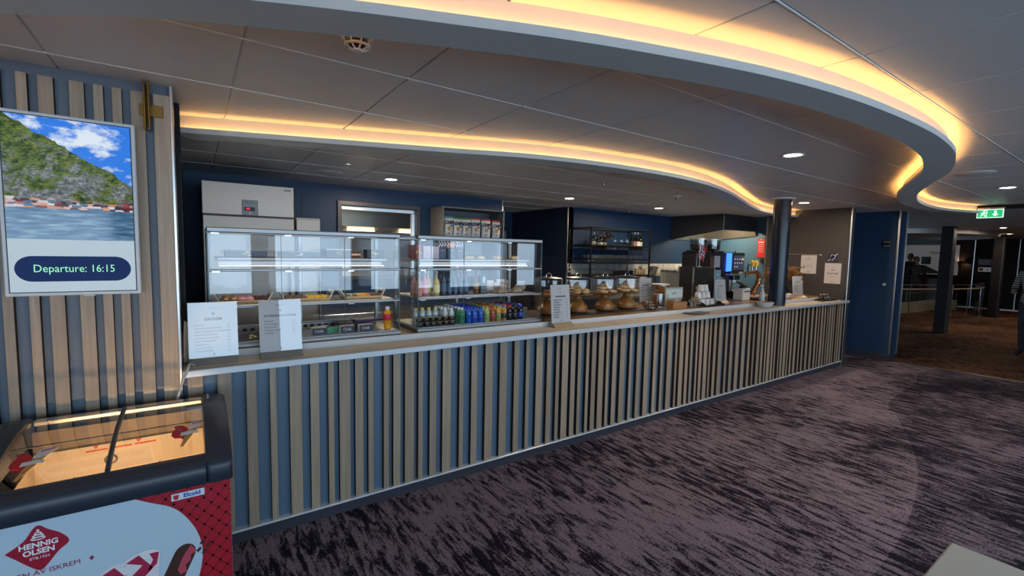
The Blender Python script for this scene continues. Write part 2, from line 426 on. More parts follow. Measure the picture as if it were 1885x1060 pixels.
MB().box(5.19, 5.20, BW+.06, 6.55, 0.02, 1.58).obj('flush_door', M('flush_door', (0.016,0.024,0.05), 0.4), wt)
# tiles of the splashback
TILE = M('glazed_tile', (0.66,0.64,0.58), 0.22, noise=0.05, nscale=5)
til = MB().box(0.002, 0.168, -0.008, 0.0, 0.002, 0.102, b=.004).mesh('tile', TILE)
GROUT = M('grout', (0.22,0.22,0.21), 0.8)
tb = MB().box(5.206, 9.2, BW-.003, BW, 0.95, 1.475).obj('splashback_grout', GROUT, wt)
for r in range(5):
    z = 1.475 - 0.105*(r+1)
    x = 5.206 - (0.085 if r % 2 else 0)
    while x < 9.1:
        if x > 5.2: link('tile', til, wt, (x, BW-.003, z))
        x += 0.1705
# right bar wall, blue end wall
STEELB = M('blue_grey_wall', (0.05,0.12,0.19), 0.5, noise=0.05, nscale=2)
struct(MB().box(9.2, 9.55, 2.57, 6.0, 0.1, ZC).obj('wall_right', NAVY))
wrt = struct(MB().box(9.195, 9.56, 2.56, 6.0, 0, 0.1).obj('baseboard_right', M('dark_kick', (0.03,0.03,0.045), 0.5)))
st = MB()
for (x0, x1, y0, y1) in ((9.19, 9.215, 2.555, 2.58), (9.535, 9.56, 2.555, 2.58)): st.box(x0, x1, y0, y1, .1, ZC, b=.002)
st.box(9.19, 9.2, 2.56, 4.0, .1, .112).box(9.19, 9.56, 2.555, 2.57, .1, .112)
struct(st.obj('trim_right', STEEL))
struct(MB().box(9.12, 9.2, 3.3, 6.0, 0, ZC).obj('wall_bar_right', STEELB))
# grey end wall with notices
GREYW = M('taupe_wall', (0.050,0.043,0.040), 0.55, noise=0.04, nscale=2)
wg = struct(MB().box(8.19, 8.27, 2.87, 4.10, 0, ZC).obj('wall_notice', GREYW))
struct(MB().box(8.175, 8.285, 2.852, 2.874, 0, ZC, b=.003).obj('trim_notice', STEEL))
struct(MB().box(8.18, 8.28, 4.095, 4.12, 0, ZC, b=.003).obj('trim_notice_end', M('taupe_trim', (0.16,0.13,0.11), 0.5)))

# ---- kitchen behind the hatch
KIT = M('kitchen_wall', (0.62,0.60,0.55), 0.5)
struct(MB().box(0.2, 3.79, 8.4, 8.5, 0, 2.6).obj('wall_kitchen', KIT))
struct(MB().box(0.1, 0.2, 5.98, 8.5, 0, 2.6).obj('wall_kitchen_left', KIT))
hf = thing('serving_hatch', 'steel-framed serving hatch in the navy back wall', 'hatch', (0,0,0))
f = MB()
for (x0, x1, z0, z1) in ((hx0-.04, hx1+.04, hz1-.01, hz1+.045), (hx0-.04, hx0+.012, hz0, hz1), (hx1-.012, hx1+.04, hz0, hz1), (hx0-.04, hx1+.04, hz0-.04, hz0)): f.box(x0, x1, BW-.03, BW+.1, z0, z1, b=.004)
f.obj('frame', M('bronze_frame', (0.06,0.055,0.055), 0.35, 0.5), hf)
MB().box(hx0+.012, hx1-.012, BW+.03, BW+.06, hz1-.06, hz1-.012, b=.004).obj('shutter_edge', STEEL, hf)
MB().box(2.43, 2.49, BW+.02, BW+.06, hz0, hz1-.06, b=.004).obj('side_jamb', STEEL, hf)
k = thing('extractor_hood', 'stainless extractor hood lit inside the kitchen hatch', 'hood', (0,0,0))
hb = MB(); hb.prism([(7.0,1.98),(7.0,2.30),(8.2,2.30),(8.2,1.98),(8.1,1.93),(7.1,1.93)], 1.75, 3.6, plane='YZ')
hb.obj('canopy', M('hood_metal', (0.50,0.45,0.36), .4, .4), k); MB().box(2.3, 2.9, 7.4, 7.9, 2.30, 2.424, b=.004).obj('duct', STEEL, k)
fm = MB()
for q in range(9): fm.box(1.85+q*.19, 1.99+q*.19, 7.15, 8.05, 1.918, 1.93, b=.003)
fm.obj('filter', M('filter_metal', (0.5,0.45,0.35), 0.35, 0.6), k)
for q in range(2): MB().box(1.9+q*.8, 2.3+q*.8, 7.04, 7.10, 1.915, 1.929, b=.003).obj('lamp', EMIT('kitchen_lamp', (1.0,0.78,0.45), 6.0), k)
o = MB().box(1.25, 1.55, 6.8, 8.2, 2.36, 2.415, b=.004).obj('housing', WHITE_P); kl = o
tag(o, 'white strip ceiling light inside the kitchen', 'light'); o.name = 'kitchen_ceiling_light'
MB().box(1.27, 1.53, 6.85, 8.15, 2.350, 2.3595).obj('diffuser', EMIT('kitchen_light', (1.0,0.92,0.78), 32.0), kl)

# corridor door
dd = thing('corridor_door', 'pale grey door with dark frame at the end of the corridor', 'door', (4.62, 7.55, 0))
MB().box(-.5, .5, -.03, 0, 0, 2.12, b=.004).obj('door_frame', BLACK, dd)
dl = MB().box(-.42, .42, -.045, -.03, 0.01, 2.05, b=.003).obj('door_leaf', M('grey_door', (0.17,0.22,0.27), 0.45), dd)
MB().box(.30, .38, -.065, -.045, 1.0, 1.12, b=.004).obj('lock_plate', STEEL, dl)
MB().box(-.2, .2, -.049, -.045, 1.2, 1.9, b=.002).obj('panel', M('grey_door_panel', (0.15,0.2,0.26), 0.4), dl)

# ================================================================ COVE BANDS
BANDW = M('band_white', (0.50,0.54,0.55), 0.5, noise=0.02)
CREAM = M('band_body', (0.52,0.50,0.48), 0.6, noise=0.02)
LED = EMIT('warm_led', (1.0,0.46,0.11), 40.0)
LED2 = EMIT('warm_led_bar', (1.0,0.47,0.12), 34.0)
def band(name, label, path, w, leds, led):
    t = thing(name, label, 'ceiling light', (0,0,0))
    P = smooth_path(path, 10); h = w/2
    MB().sweep(P, [(-h,2.31),(h,2.31),(h,2.341),(h-.008,2.341),(h-.008,2.318),(-h+.008,2.318),(-h+.008,2.341),(-h,2.341)]).obj('tray', BANDW, t)
    MB().sweep(P, [(-h+.042,2.318),(h-.042,2.318),(h-.042,2.4189),(-h+.042,2.4189)]).obj('body', CREAM, t)
    for u in leds:
        MB().sweep(P, [(u*(h-.026)-.004,2.3185),(u*(h-.026)+.004,2.3185),(u*(h-.026)+.004,2.3225),(u*(h-.026)-.004,2.3225)]).obj('led_strip', led, t)
    return t
outer1 = [(-2.2,2.9),(-1.2,2.32),(-.6,1.92),(-.2,1.65),(.143,1.475),(.4,1.36),(.657,1.257),(.96,1.14),(1.3,1.03),(1.75,.91),(2.2,.835),(2.7,.795),(3.24,.785),(3.74,.82),(4.1,.882),(4.58,1.0),(5.0,1.16),(5.6,1.40),(6.06,1.567),(6.66,1.718),(7.2,1.80),(7.8,1.835),(8.3,1.80),(8.7,1.70),(8.95,1.62)]
def offset(p, d):
    out = []
    for i in range(len(p)):
        a = p[max(i-1,0)]; b = p[min(i+1,len(p)-1)]; tx, ty = b[0]-a[0], b[1]-a[1]; l = math.hypot(tx,ty)
        out.append((p[i][0]-ty/l*d, p[i][1]+tx/l*d))
    return out
band('cove_light_band', 'broad S-curved ceiling band with warm cove light, nearer the camera', offset(outer1, .08), .16, (-1, 1), LED)
outer2 = [(-.058,3.40),(.364,3.25),(.9,3.06),(1.5,2.84),(1.98,2.66),(2.5,2.55),(3.13,2.50),(3.6,2.52),(4.1,2.60),(4.78,2.80),(5.4,3.03),(6.08,3.28),(6.7,3.48),(7.3,3.60),(7.8,3.62),(8.185,3.62)]
band('cove_light_band', 'long wavy ceiling band with warm cove light above the counter', offset(outer2, .09), .18, (-1,), LED2)

# ================================================================ CEILING FITTINGS
RING = M('lamp_ring', (0.6,0.6,0.6), 0.3, 0.6)
DLAMP = EMIT('downlight_lamp', (1.0,0.80,0.58), 460.0)
rm = MB().lathe([(.060,-.004),(.078,-.006),(.085,-.002),(.085,.002),(.06,.002)], 24).mesh('ring', RING)
bm_ = MB().lathe([(0,-.0015),(.06,-.0015),(.06,.0015),(0,.0015)], 24).mesh('lamp', DLAMP)
for (x, y, d) in ((1.821,5.017,'behind the bar above the tall fridge'),(3.741,1.719,'in the middle of the ceiling before the bar'),(4.404,4.982,'beside the corridor corner of the bar'),(6.376,4.979,'above the black bottle rack'),(7.087,3.07,'beside the dark round column'),(6.99,1.08,'beyond the curved band near the exit sign')):
    t = thing('ceiling_downlight', 'lit round recessed downlight ' + d, 'downlight', (x, y, ZC-.001))
    link('ring', rm, t); link('lamp', bm_, t)
spm = MB().lathe([(0,-.010),(.05,-.012),(.10,-.010),(.118,-.003),(.118,.001),(0,.001)], 28).mesh('grille', M('speaker_white', (0.55,0.56,0.57), 0.5))
for (x, y, d) in ((1.169,4.992,'above the bar fridge'),(5.654,4.856,'above the bottle rack'),(5.66,1.075,'beyond the curved band')):
    t = thing('ceiling_speaker', 'flat white round ceiling speaker ' + d, 'speaker', (x, y, ZC-.001)); link('grille', spm, t)
    MB().lathe([(.118,-.004),(.126,-.003),(.126,.001),(.118,.001)], 28).obj('rim', WHITE_P, t)
for (x, y, d) in ((1.181,4.373,'small sprinkler head above the bar'),(6.506,5.731,'small sprinkler head near the extractor canopy'),(3.757,3.682,'small sprinkler head over the middle of the counter')):
    t = thing('sprinkler_head', d, 'sprinkler', (x, y, ZC-.001))
    MB().lathe([(0,-.006),(.028,-.006),(.03,0),(0,0)], 16).obj('rose', CHROME, t)
    MB().cyl(.008, -.03, -.006, seg=8).lathe([(0,-.034),(.018,-.032),(.018,-.030),(0,-.030)], 12).obj('nozzle', CHROME, t)
def detector(x, y, label, cage):
    t = thing('smoke_detector', label, 'smoke detector', (x, y, ZC-.001))
    MB().lathe([(0,-.02),(.05,-.022),(.056,-.012),(.056,0),(0,0)], 24).obj('base', WHITE_P, t)
    if cage:
        c = MB()
        for q in range(8):
            a = q*math.pi/4; c.tube([(.046*math.cos(a),.046*math.sin(a),-.02),(.042*math.cos(a),.042*math.sin(a),-.04),(.016*math.cos(a),.016*math.sin(a),-.055)], .0035, 6)
        c.lathe([(0,-.060),(.018,-.058),(.02,-.052),(0,-.052)], 16).lathe([(.040,-.044),(.046,-.042),(.046,-.036),(.040,-.036)], 24)
        c.obj('cage', WHITE_P, t)
        MB().lathe([(0,-.050),(.026,-.046),(.03,-.022),(0,-.022)], 16).obj('sensor_core', M('sensor_dark', (0.05,0.03,0.025), 0.5), t)
    else:
        MB().lathe([(0,-.062),(.02,-.060),(.034,-.045),(.036,-.022),(0,-.022)], 20).obj('sensor_head', M('sensor_grey', (0.35,0.35,0.36), 0.5), t)
detector(0.51, 1.75, 'white caged smoke detector beside the near curved band', True)
detector(5.198, 3.778, 'grey domed smoke detector over the middle of the bar', False)
# dark round column on the counter
t = thing('round_column', 'dark blue round steel column rising from the counter', 'column', (6.40, 3.03, 0))
MB().lathe([(0,0),(.105,0),(.105,2.405),(0,2.405)], 32).obj('shaft', M('column_blue', (0.010,0.018,0.032), 0.28, noise=0.04), t)
MB().lathe([(.105,2.400),(.15,2.405),(.15,2.418),(.105,2.418)], 32).obj('collar', WHITE_P, t)
# exit sign on a dark ceiling track
struct(MB().box(9.05, 9.14, -1.5, 1.78, 2.365, ZC-.001, b=.004).obj('trim_ceiling_track', BLACKM))
t = thing('exit_sign', 'lit green emergency exit sign with running figure and arrow', 'exit sign', (9.0, 1.535, 2.30))
GRN = M('exit_green', (0.005,0.25,0.08), 0.4, emit=(0.01,0.42,0.14), es=1.0)
WSG = EMIT('exit_white', (0.8,1.0,0.9), 1.3)
MB().box(0.0, .02, -.13, .13, -.055, .062, b=.003).obj('backlit_panel', WSG, t)
MB().box(-.002, 0.0, -.122, .122, -.047, .054).obj('green_face', GRN, t)
MB().box(-.02, .05, -.14, .14, .062, .085, b=.004).obj('housing', STEEL, t)
MB().prism([(-.052,-.036),(-.018,-.004),(-.040,-.004),(-.040,.040),(-.064,.040),(-.064,-.004),(-.086,-.004)], -.004, -.0021, plane='YZ').obj('arrow', WSG, t)
rn = MB().ell((-.003,.058,.036), (.002,.009,.009), seg=8, rings=6)
for seg in (((.052,.022),(.066,-.006)),((.066,-.006),(.046,-.018)),((.046,-.018),(.048,-.038)),((.066,-.006),(.082,-.022)),((.082,-.022),(.094,-.030)),((.056,.018),(.036,.006)),((.056,.018),(.078,.010)),((.078,.010),(.084,-.004))):
    rn.tube([(-.003,)+seg[0], (-.003,)+seg[1]], .005, 6)
rn.obj('running_figure', WSG, t)
MB().box(-.0045, -.002, .028, .034, -.045, .045).box(-.0045, -.002, .028, .060, .045, .050).obj('doorway_mark', WSG, t)
# ================================================================ BAR COUNTER
ct = thing('bar_counter', 'long bar counter clad in vertical oak slats on slate blue panels', 'counter', (0, D, 0))
def cpart(mb, name, m): return mb.obj(name, m, ct, (0, -D, 0))
cpart(MB().box(-0.06, 8.175, D+.03, D+.06, 0.075, 0.985), 'backing_panel', M('slate_blue_panel', (0.105,0.165,0.235), 0.45, noise=0.03, nscale=3))
sl = [(-.042,65),(.087,65),(.219,50),(.334,34),(.435,65),(.546,50),(.647,34),(.712,65),(.807,50),(.888,34),(.988,34),(1.052,50),(1.132,65),(1.227,34),(1.31,50),(1.407,65),(1.539,34),(1.637,50),(1.754,65),(1.883,65),(2.015,50),(2.129,34),(2.23,65),(2.34,50),(2.437,34),(2.503,65),(2.600,50),(2.682,34),(2.777,34),(2.844,50),(2.927,65),(3.024,34),(3.106,50),(3.204,65),(3.331,34),(3.434,50),(3.546,65),(3.68,50),(3.793,34),(3.897,65),(4.023,34),(4.095,65),(4.195,50),(4.28,34),(4.374,34),(4.441,50),(4.524,65),(4.619,34),(4.702,50),(4.799,65),(4.934,34),(5.035,50),(5.155,65),(5.286,65),(5.421,50),(5.531,34),(5.63,65)]
gp = [34,47, 30,30,30,66,30,30,30,47,47,66,66,66,66,66,47,47]
wd = [50,34,65,50,34,34,50,65,34,50,65,34,50,65,65,50,34,65]
x = 5.63+.065; k = 0
while x < 8.08:
    x += gp[k % 18]/1000.; w = wd[k % 18]
    if x + w/1000. < 8.165: sl.append((x, w))
    x += w/1000.; k += 1
for x, w in sl:
    o = slat({34:.034,50:.050,65:.065}[w], 0.905, ct, x, 0.08); o.location.y -= D
cpart(MB().box(-0.06, 8.175, D-.010, D+.04, 0.068, 0.080, b=.002), 'light_strip_trim', M('bright_trim', (0.80,0.82,0.84), 0.3, 0.3))
cpart(MB().box(-0.06, 8.18, D+.004, D+.04, 0.0, 0.068), 'kickplate', M('counter_kick', (0.035,0.036,0.05), 0.5))
cpart(MB().box(-0.06, 8.172, 2.812, 3.075, 0.985, 1.004, b=.003), 'ledge_board', WOOD('ledge_wood', '#33261b', '#4d3a29', 'X', .6))
cpart(MB().box(-0.06, 8.172, 2.80, 2.815, 0.982, 1.018, b=.003), 'ledge_edge', M('pale_metal_edge', (0.62,0.66,0.70), 0.35, 0.4))
GLO = M('tray_rail_steel', (0.66,0.55,0.42), 0.25, 0.1, stretch=(.5,60,60), nscale=5, noise=.12)
for q in range(7):
    y = 2.830 + q*0.035
    cpart(MB().box(-0.06, 8.172, y, y+.016, 1.0035, 1.0125, b=.003), 'tray_rail', GLO)
cpart(MB().box(-0.06, 8.172, 3.075, 3.088, 0.99, 1.052, b=.003), 'worktop_edge', M('pale_stone_edge', (0.60,0.60,0.60), 0.35))
cpart(MB().box(-0.06, 8.172, 3.088, 3.80, 1.02, 1.05, b=.002), 'worktop', WOOD('counter_wood', '#8a6a48', '#b08a5e', 'X', .6, 0.3, 0.4))
cpart(MB().box(-0.06, 8.172, 3.74, 3.80, 0.0, 1.02), 'staff_side_panel', STEEL)
# back bar worktop along the rear walls
t = thing('back_bar_unit', 'steel back bar worktop under the tiled splashback', 'worktop', (7.15, 5.6, 0))
MB().box(-1.93, 1.95, -.38, .29, .9, .94, b=.004).obj('worktop', STEEL, t)
for q in range(5): 
    c = MB().box(-1.92+q*.775, -1.16+q*.775, -.33, .28, .1, .9, b=.004).obj('cabinet', M('steel_grey_door', (0.3,0.3,0.31), 0.35, 0.8), t)
    MB().box(-1.6+q*.775, -1.45+q*.775, -.35, -.33, .8, .82, b=.003).obj('handle', CHROME, c)

# ================================================================ TV SCREEN
X0, X1, Z0, Z1 = -0.655, -0.207, 1.418, 2.197
tv = thing('information_screen', 'white-framed upright display showing a fjord photo and departure time', 'screen', ((X0+X1)/2, D-.07, Z0))
w2 = (X1-X0)/2; hh = Z1-Z0
MB().box(-w2, w2, -.004, .045, 0, hh, b=.004).obj('casing', M('screen_frame', (0.62,0.66,0.68), 0.35), tv)
MB().box(-.12, .12, .045, .066, .2, .6, b=.003).obj('wall_bracket', BLACKM, tv)
MB().box(.02, .06, -.002, .03, -.006, 0.0, b=.002).obj('status_bar', M('screen_frame2', (0.5,0.55,0.58), 0.35), tv)
# the picture: sky, hillside, buildings, water as a procedural emissive print
def scr_mat():
    m = bpy.data.materials.new('screen_photo'); m.use_nodes = True; n, l = nt(m); n.remove(n['Principled BSDF'])
    tc = n.new('ShaderNodeTexCoord'); sp = n.new('ShaderNodeSeparateXYZ'); l.new(tc.outputs['Object'], sp.inputs[0])
    X, Zz = sp.outputs['X'], sp.outputs['Z']
    def math_(op, a, b=None, c=None):
        q = n.new('ShaderNodeMath'); q.operation = op
        for i, v in enumerate((a, b, c)):
            if v is None: continue
            if isinstance(v, (int, float)): q.inputs[i].default_value = v
            else: l.new(v, q.inputs[i])
        return q.outputs[0]
    def noise(sc_, det=5, st=(1,1,1), rough=.6):
        mp = n.new('ShaderNodeMapping'); mp.inputs['Scale'].default_value = st; l.new(tc.outputs['Object'], mp.inputs['Vector'])
        q = n.new('ShaderNodeTexNoise'); q.inputs['Scale'].default_value = sc_; q.inputs['Detail'].default_value = det; q.inputs['Roughness'].default_value = rough
        l.new(mp.outputs[0], q.inputs['Vector']); return q.outputs['Fac']
    def ramp(f, stops):
        cr = n.new('ShaderNodeValToRGB'); e = cr.color_ramp.elements
        while len(e) < len(stops): e.new(0.5)
        for q, (p, c) in zip(e, stops): q.position = p; q.color = (*S(c), 1)
        l.new(f, cr.inputs[0]); return cr.outputs[0]
    def mix(f, a, b):
        q = n.new('ShaderNodeMix'); q.data_type = 'RGBA'; l.new(f, q.inputs['Factor']); l.new(a, q.inputs['A']); l.new(b, q.inputs['B']); return q.outputs['Result']
    cl = noise(7, 5, (1,1,1.8))
    sky = ramp(cl, [(0.48,'#2f78dc'), (0.60,'#d6e2ee')])
    hn = noise(46, 9, (1,1,1.5), .8)
    grn = ramp(hn, [(0.36,'#0d170a'), (0.45,'#2c4418'), (0.53,'#58692a'), (0.64,'#7c8440')])
    rock = ramp(noise(70, 9, (1,1,1.5), .8), [(0.36,'#2c3034'), (0.48,'#5f666a'), (0.62,'#9aa0a4')])
    big = math_('MULTIPLY_ADD', Zz, -0.55, math_('ADD', noise(11, 6, (1,1,1.6), .7), 0.27))
    bigr = n.new('ShaderNodeMapRange'); bigr.inputs['From Min'].default_value = 0.46; bigr.inputs['From Max'].default_value = 0.54; l.new(big, bigr.inputs['Value'])
    hill = mix(bigr.outputs[0], grn, rock)
    wn = noise(30, 4, (.35,1,2.5))
    water = ramp(wn, [(0.3,'#243f5c'), (0.5,'#3f6688'), (0.7,'#7f98a8')])
    bn = n.new('ShaderNodeTexVoronoi'); bn.distance = 'CHEBYCHEV'; bn.inputs['Randomness'].default_value = .7; bn.inputs['Scale'].default_value = 40; mp = n.new('ShaderNodeMapping'); mp.inputs['Scale'].default_value = (1,1,2.5); l.new(tc.outputs['Object'], mp.inputs['Vector']); l.new(mp.outputs[0], bn.inputs['Vector'])
    sc2 = n.new('ShaderNodeSeparateColor'); l.new(bn.outputs['Color'], sc2.inputs[0])
    bld = ramp(sc2.outputs[0], [(0.1,'#2c3038'), (0.35,'#8a2c30'), (0.5,'#c8ced6'), (0.68,'#c9825a'), (0.85,'#4f6b86')])
    # hill line: z falls to the right
    ln = math_('MULTIPLY_ADD', X, -0.62, 0.580)
    ln = math_('MULTIPLY_ADD', noise(9, 5), 0.10, ln)
    f_h = math_('LESS_THAN', Zz, ln)
    im = mix(f_h, sky, hill)
    f_b = math_('LESS_THAN', Zz, math_('MULTIPLY_ADD', sc2.outputs[1], 0.02, 0.405))
    im = mix(f_b, im, bld)
    f_w = math_('LESS_THAN', Zz, 0.378)
    im = mix(f_w, im, water)
    em = n.new('ShaderNodeEmission'); em.inputs[1].default_value = 0.85; l.new(im, em.inputs[0])
    gl = n.new('ShaderNodeBsdfGlossy'); gl.inputs['Roughness'].default_value = .08; gl.inputs['Color'].default_value = (.03,.03,.03,1)
    ad = n.new('ShaderNodeAddShader'); l.new(em.outputs[0], ad.inputs[0]); l.new(gl.outputs[0], ad.inputs[1])
    l.new(ad.outputs[0], n['Material Output'].inputs['Surface']); return m
b = 0.018
MB().box(-w2+b-.004, w2-b+.004, -.0055, -.004, b-.004, hh-b+.004).obj('bezel', BLACK, tv)
MB().box(-w2+b, w2-b, -.0065, -.0055, .245, hh-b).obj('photo', scr_mat(), tv)
MB().box(-w2+b, w2-b, -.0065, -.0055, b, .245).obj('caption_panel', EMIT('caption_white', (0.52,0.64,0.74), 0.72), tv)
pill = [(-.135+.055*math.cos(a), .118+.055*math.sin(a)) for a in [math.pi/2+math.pi*i/16 for i in range(17)]] + [(.135+.055*math.cos(a), .118+.055*math.sin(a)) for a in [-math.pi/2+math.pi*i/16 for i in range(17)]]
MB().prism(pill, -.0075, -.0065, plane='XZ').obj('time_pill', EMIT('pill_navy', '#22345f', 0.8), tv)
text('Departure: 16:15', .047, EMIT('mint', '#9df5c4', 0.9), tv, (0, -.0079, .118), ext=.0003, sx=.82)
# brass shutter bolt at the top of the wall slats
t = thing('shutter_bolt', 'brass locking bolt and plate at the top of the slatted wall', 'bolt', (-.155, D, 2.36))
BR = M('dark_brass', (0.20,0.12,0.03), 0.4, 0.8)
MB().box(-.035, .055, -.006, -.001, -.10, -.045, b=.002).obj('plate', BR, t)
MB().box(-.018, -.010, -.05, -.006, -.17, .055, b=.002).box(-.002, .006, -.05, -.006, -.17, .055, b=.002).obj('guide', BR, t)
MB().tube([(-.006,-.03,-.15),(-.006,-.03,.04)], .005, 8).obj('rod', CHROME, t)

# ================================================================ ICE CREAM FREEZER
FX0, FX1 = -0.665, 0.100; FY0, FY1 = 2.15, 2.80
fz = thing('ice_cream_freezer', 'red and white ice cream chest freezer with curved glass lids', 'freezer', (0, 2.15, 0))
def fp(mb, name, m, par=None): 
    return mb.obj(name, m, par or fz, (0, -2.15, 0) if par is None else (0,0,0))
FRED = M('freezer_red', (0.42,0.008,0.025), 0.4, noise=.03); FWH = M('freezer_white', (0.50,0.63,0.72), 0.4, noise=.02)
CHAR = M('freezer_charcoal', (0.022,0.030,0.045), 0.38, noise=.05)
sh = MB(); sh.box(FX0, FX1, FY0, FY0+.03, .06, .715).box(FX0, FX1, FY1-.03, FY1, .06, .84).box(FX0, FX0+.03, FY0+.03, FY1-.03, .06, .8).box(FX1-.03, FX1, FY0+.03, FY1-.03, .06, .8).box(FX0, FX1, FY0, FY1, .06, .12)
fp(sh, 'body', FWH)
for sx in (FX0+.05, FX1-.1):
    for sy in (FY0+.05, FY1-.1): fp(MB().cyl(.02, 0, .06, (sx+.02, sy+.02, 0), 12), 'foot', BLACK)
LINER = M('freezer_liner', (0.66,0.58,0.47), 0.4, nscale=160, noise=.10, bump=.5)
ln = MB(); ln.box(FX0+.08, FX1-.085, 2.225, 2.235, .3, .79).box(FX0+.08, FX1-.085, 2.715, 2.725, .3, .84).box(FX0+.07, FX0+.08, 2.225, 2.725, .3, .8).box(FX1-.085, FX1-.075, 2.225, 2.725, .3, .8).box(FX0+.07, FX1-.075, 2.225, 2.725, .29, .30)
fp(ln, 'inner_liner', LINER)
fp(MB().box(FX0+.10, FX1-.10, 2.236, 2.246, .772, .786, b=.001), 'lamp_strip', EMIT('freezer_lamp', (1.0,0.66,0.36), 100.0))
fp(MB().box(FX0+.08, FX1-.085, 2.7115, 2.7145, .752, .842, b=.001), 'liner_shade_sheet', M('liner_shade_taupe', (0.16,0.12,0.085), .45))  # dark sheet painting in the shade and slat reflection over the upper liner
fp(MB().box(FX0+.08, FX1-.085, 2.708, 2.7145, .744, .753, b=.001), 'liner_trim', BLACK)
# load line on the liner
fl = MB()
for x0, x1 in ((-.42,-.345),(-.335,-.26),(-.25,-.17)): fl.box(x0, x1, 2.7135, 2.715, .716, .722)
for xc in (-.385, -.235): fl.prism([(xc-.010,.742),(xc+.010,.742),(xc,.724)], 2.7135, 2.715, plane='XZ')
fp(fl, 'load_line', M('load_red', (0.6,0.05,0.03), 0.5))
# end caps: moulded profile
def cap(x0, x1):
    pf = [(2.118,.712),(2.112,.735),(2.112,.775),(2.122,.795),(2.15,.812),(2.2,.842),(2.3,.876),(2.42,.899),(2.55,.91),(2.66,.908),(2.74,.899),(2.78,.884),(2.80,.86),(2.80,.712)]
    c = MB(); b_ = .012
    n_ = len(pf); cy_ = sum(p[0] for p in pf)/n_; cz_ = sum(p[1] for p in pf)/n_
    sm = [(cy_+(y-cy_)*.965, cz_+(z-cz_)*.93 if z > .72 else z) for y, z in pf]
    vs = [(x0, *p) for p in sm] + [(x0+b_, *p) for p in pf] + [(x1-b_, *p) for p in pf] + [(x1, *p) for p in sm]
    fs = [tuple(range(n_)), tuple(range(3*n_, 4*n_))]
    for r in range(3):
        for i in range(n_): fs.append((r*n_+i, r*n_+(i+1)%n_, (r+1)*n_+(i+1)%n_, (r+1)*n_+i))
    c.add(vs, fs, 0, True); return c
fp(cap(.018, .108), 'end_cap', CHAR); fp(cap(-.675, -.585), 'end_cap', CHAR)
lk = fp(MB().box(.022, .052, 2.60, 2.70, .900, .916, b=.003), 'latch_recess', BLACK)
MB().box(.034, .044, 2.62, 2.68, .914, .921, b=.002).obj('latch', STEEL, lk)
fb = MB(); pf = [(2.118,.714),(2.110,.735),(2.110,.772),(2.120,.792),(2.150,.812),(2.178,.816),(2.20,.806),(2.215,.79),(2.215,.714)]
fb.prism(pf, -.585, .018, plane='YZ', sm=True); fp(fb, 'front_rim', CHAR)
fp(MB().box(-.585, .018, 2.725, 2.765, .86, .886, b=.006), 'rear_rim', STEEL)
fp(MB().box(-.585, .018, 2.765, 2.80, .80, .878, b=.004), 'rear_panel', CHAR)
def lid(x0, x1, dz):
    c = MB(); P = [(2.178,.812),(2.25,.836),(2.35,.860),(2.47,.876),(2.6,.884),(2.728,.886)]
    vs = [(x, y, z+dz+t) for x in (x0, x1) for t in (0, .005) for y, z in P]; n_ = len(P); fs = []
    for i in range(n_-1):
        fs += [(i, i+1, 2*n_+i+1, 2*n_+i), (n_+i, n_+i+1, 3*n_+i+1, 3*n_+i), (i, i+1, n_+i+1, n_+i), (2*n_+i, 2*n_+i+1, 3*n_+i+1, 3*n_+i)]
    fs += [(0, n_, 3*n_, 2*n_), (n_-1, 2*n_-1, 4*n_-1, 3*n_-1)]
    return c.add(vs, fs, 0, True)
LIDG = GLASS('amber_lid_glass', tint=(0.97,0.93,0.86), f0=0.05)
g1 = fp(lid(-.583, -.272, 0), 'glass_lid', LIDG); g2 = fp(lid(-.288, .016, .008), 'glass_lid', LIDG)
db = MB(); P = [(2.172,.818),(2.25,.842),(2.35,.866),(2.47,.882),(2.6,.890),(2.728,.892)]
db.tube([(-.280, y, z+.004) for y, z in P], .0085, 6); fp(db, 'lid_divider', CHAR)
fp(MB().box(-.585, .018, 2.44, 2.452, .862, .868, b=.002), 'cross_bar', BLACK)
# wire divider and a pack inside
wd_ = MB()
for q in range(2): wd_.tube([(-.16-.3*q,2.24,.62),(-.16-.3*q,2.70,.62)], .003, 6).tube([(-.16-.3*q,2.70,.62),(-.16-.3*q,2.70,.45)], .003, 6).tube([(-.16-.3*q,2.24,.62),(-.16-.3*q,2.24,.45)], .003, 6)
fp(wd_, 'basket_wire', STEEL)
fp(MB().lathe([(.016,-.003),(.024,-.003),(.024,.003),(.016,.003)], 20, (-.335,2.7115,.668), ax='Y'), 'drain_plug', CHROME)
# things lying in the freezer
t = thing('ice_cream_pack', 'blue and white ice cream pack lying in the freezer', 'ice cream', (-.20, 2.65, .30))
MB().box(-.05, .05, -.05, .05, 0, .30, b=.02).obj('wrapper', M('blue_wrapper', (0.2,0.28,0.5), 0.3, noise=.5, nscale=30), t)
MB().box(-.035, .035, -.053, -.05, .18, .27).obj('print', M('wrap_print', (0.7,0.7,0.75), 0.4, noise=.4, nscale=40), t)
t = thing('ice_cream_box', 'cream cardboard ice cream box in the right of the freezer', 'ice cream', (-.06, 2.48, .30))
MB().box(-.05, .07, -.1, .1, 0, .22, b=.006).obj('carton', M('carton_cream', (0.75,0.62,0.42), 0.5), t)
t = thing('ice_cream_box', 'low cream ice cream boxes in the left of the freezer', 'ice cream', (-.42, 2.48, .30))
MB().box(-.12, .12, -.2, .2, 0, .20, b=.006).obj('carton', M('carton_cream2', (0.78,0.64,0.44), 0.5), t)
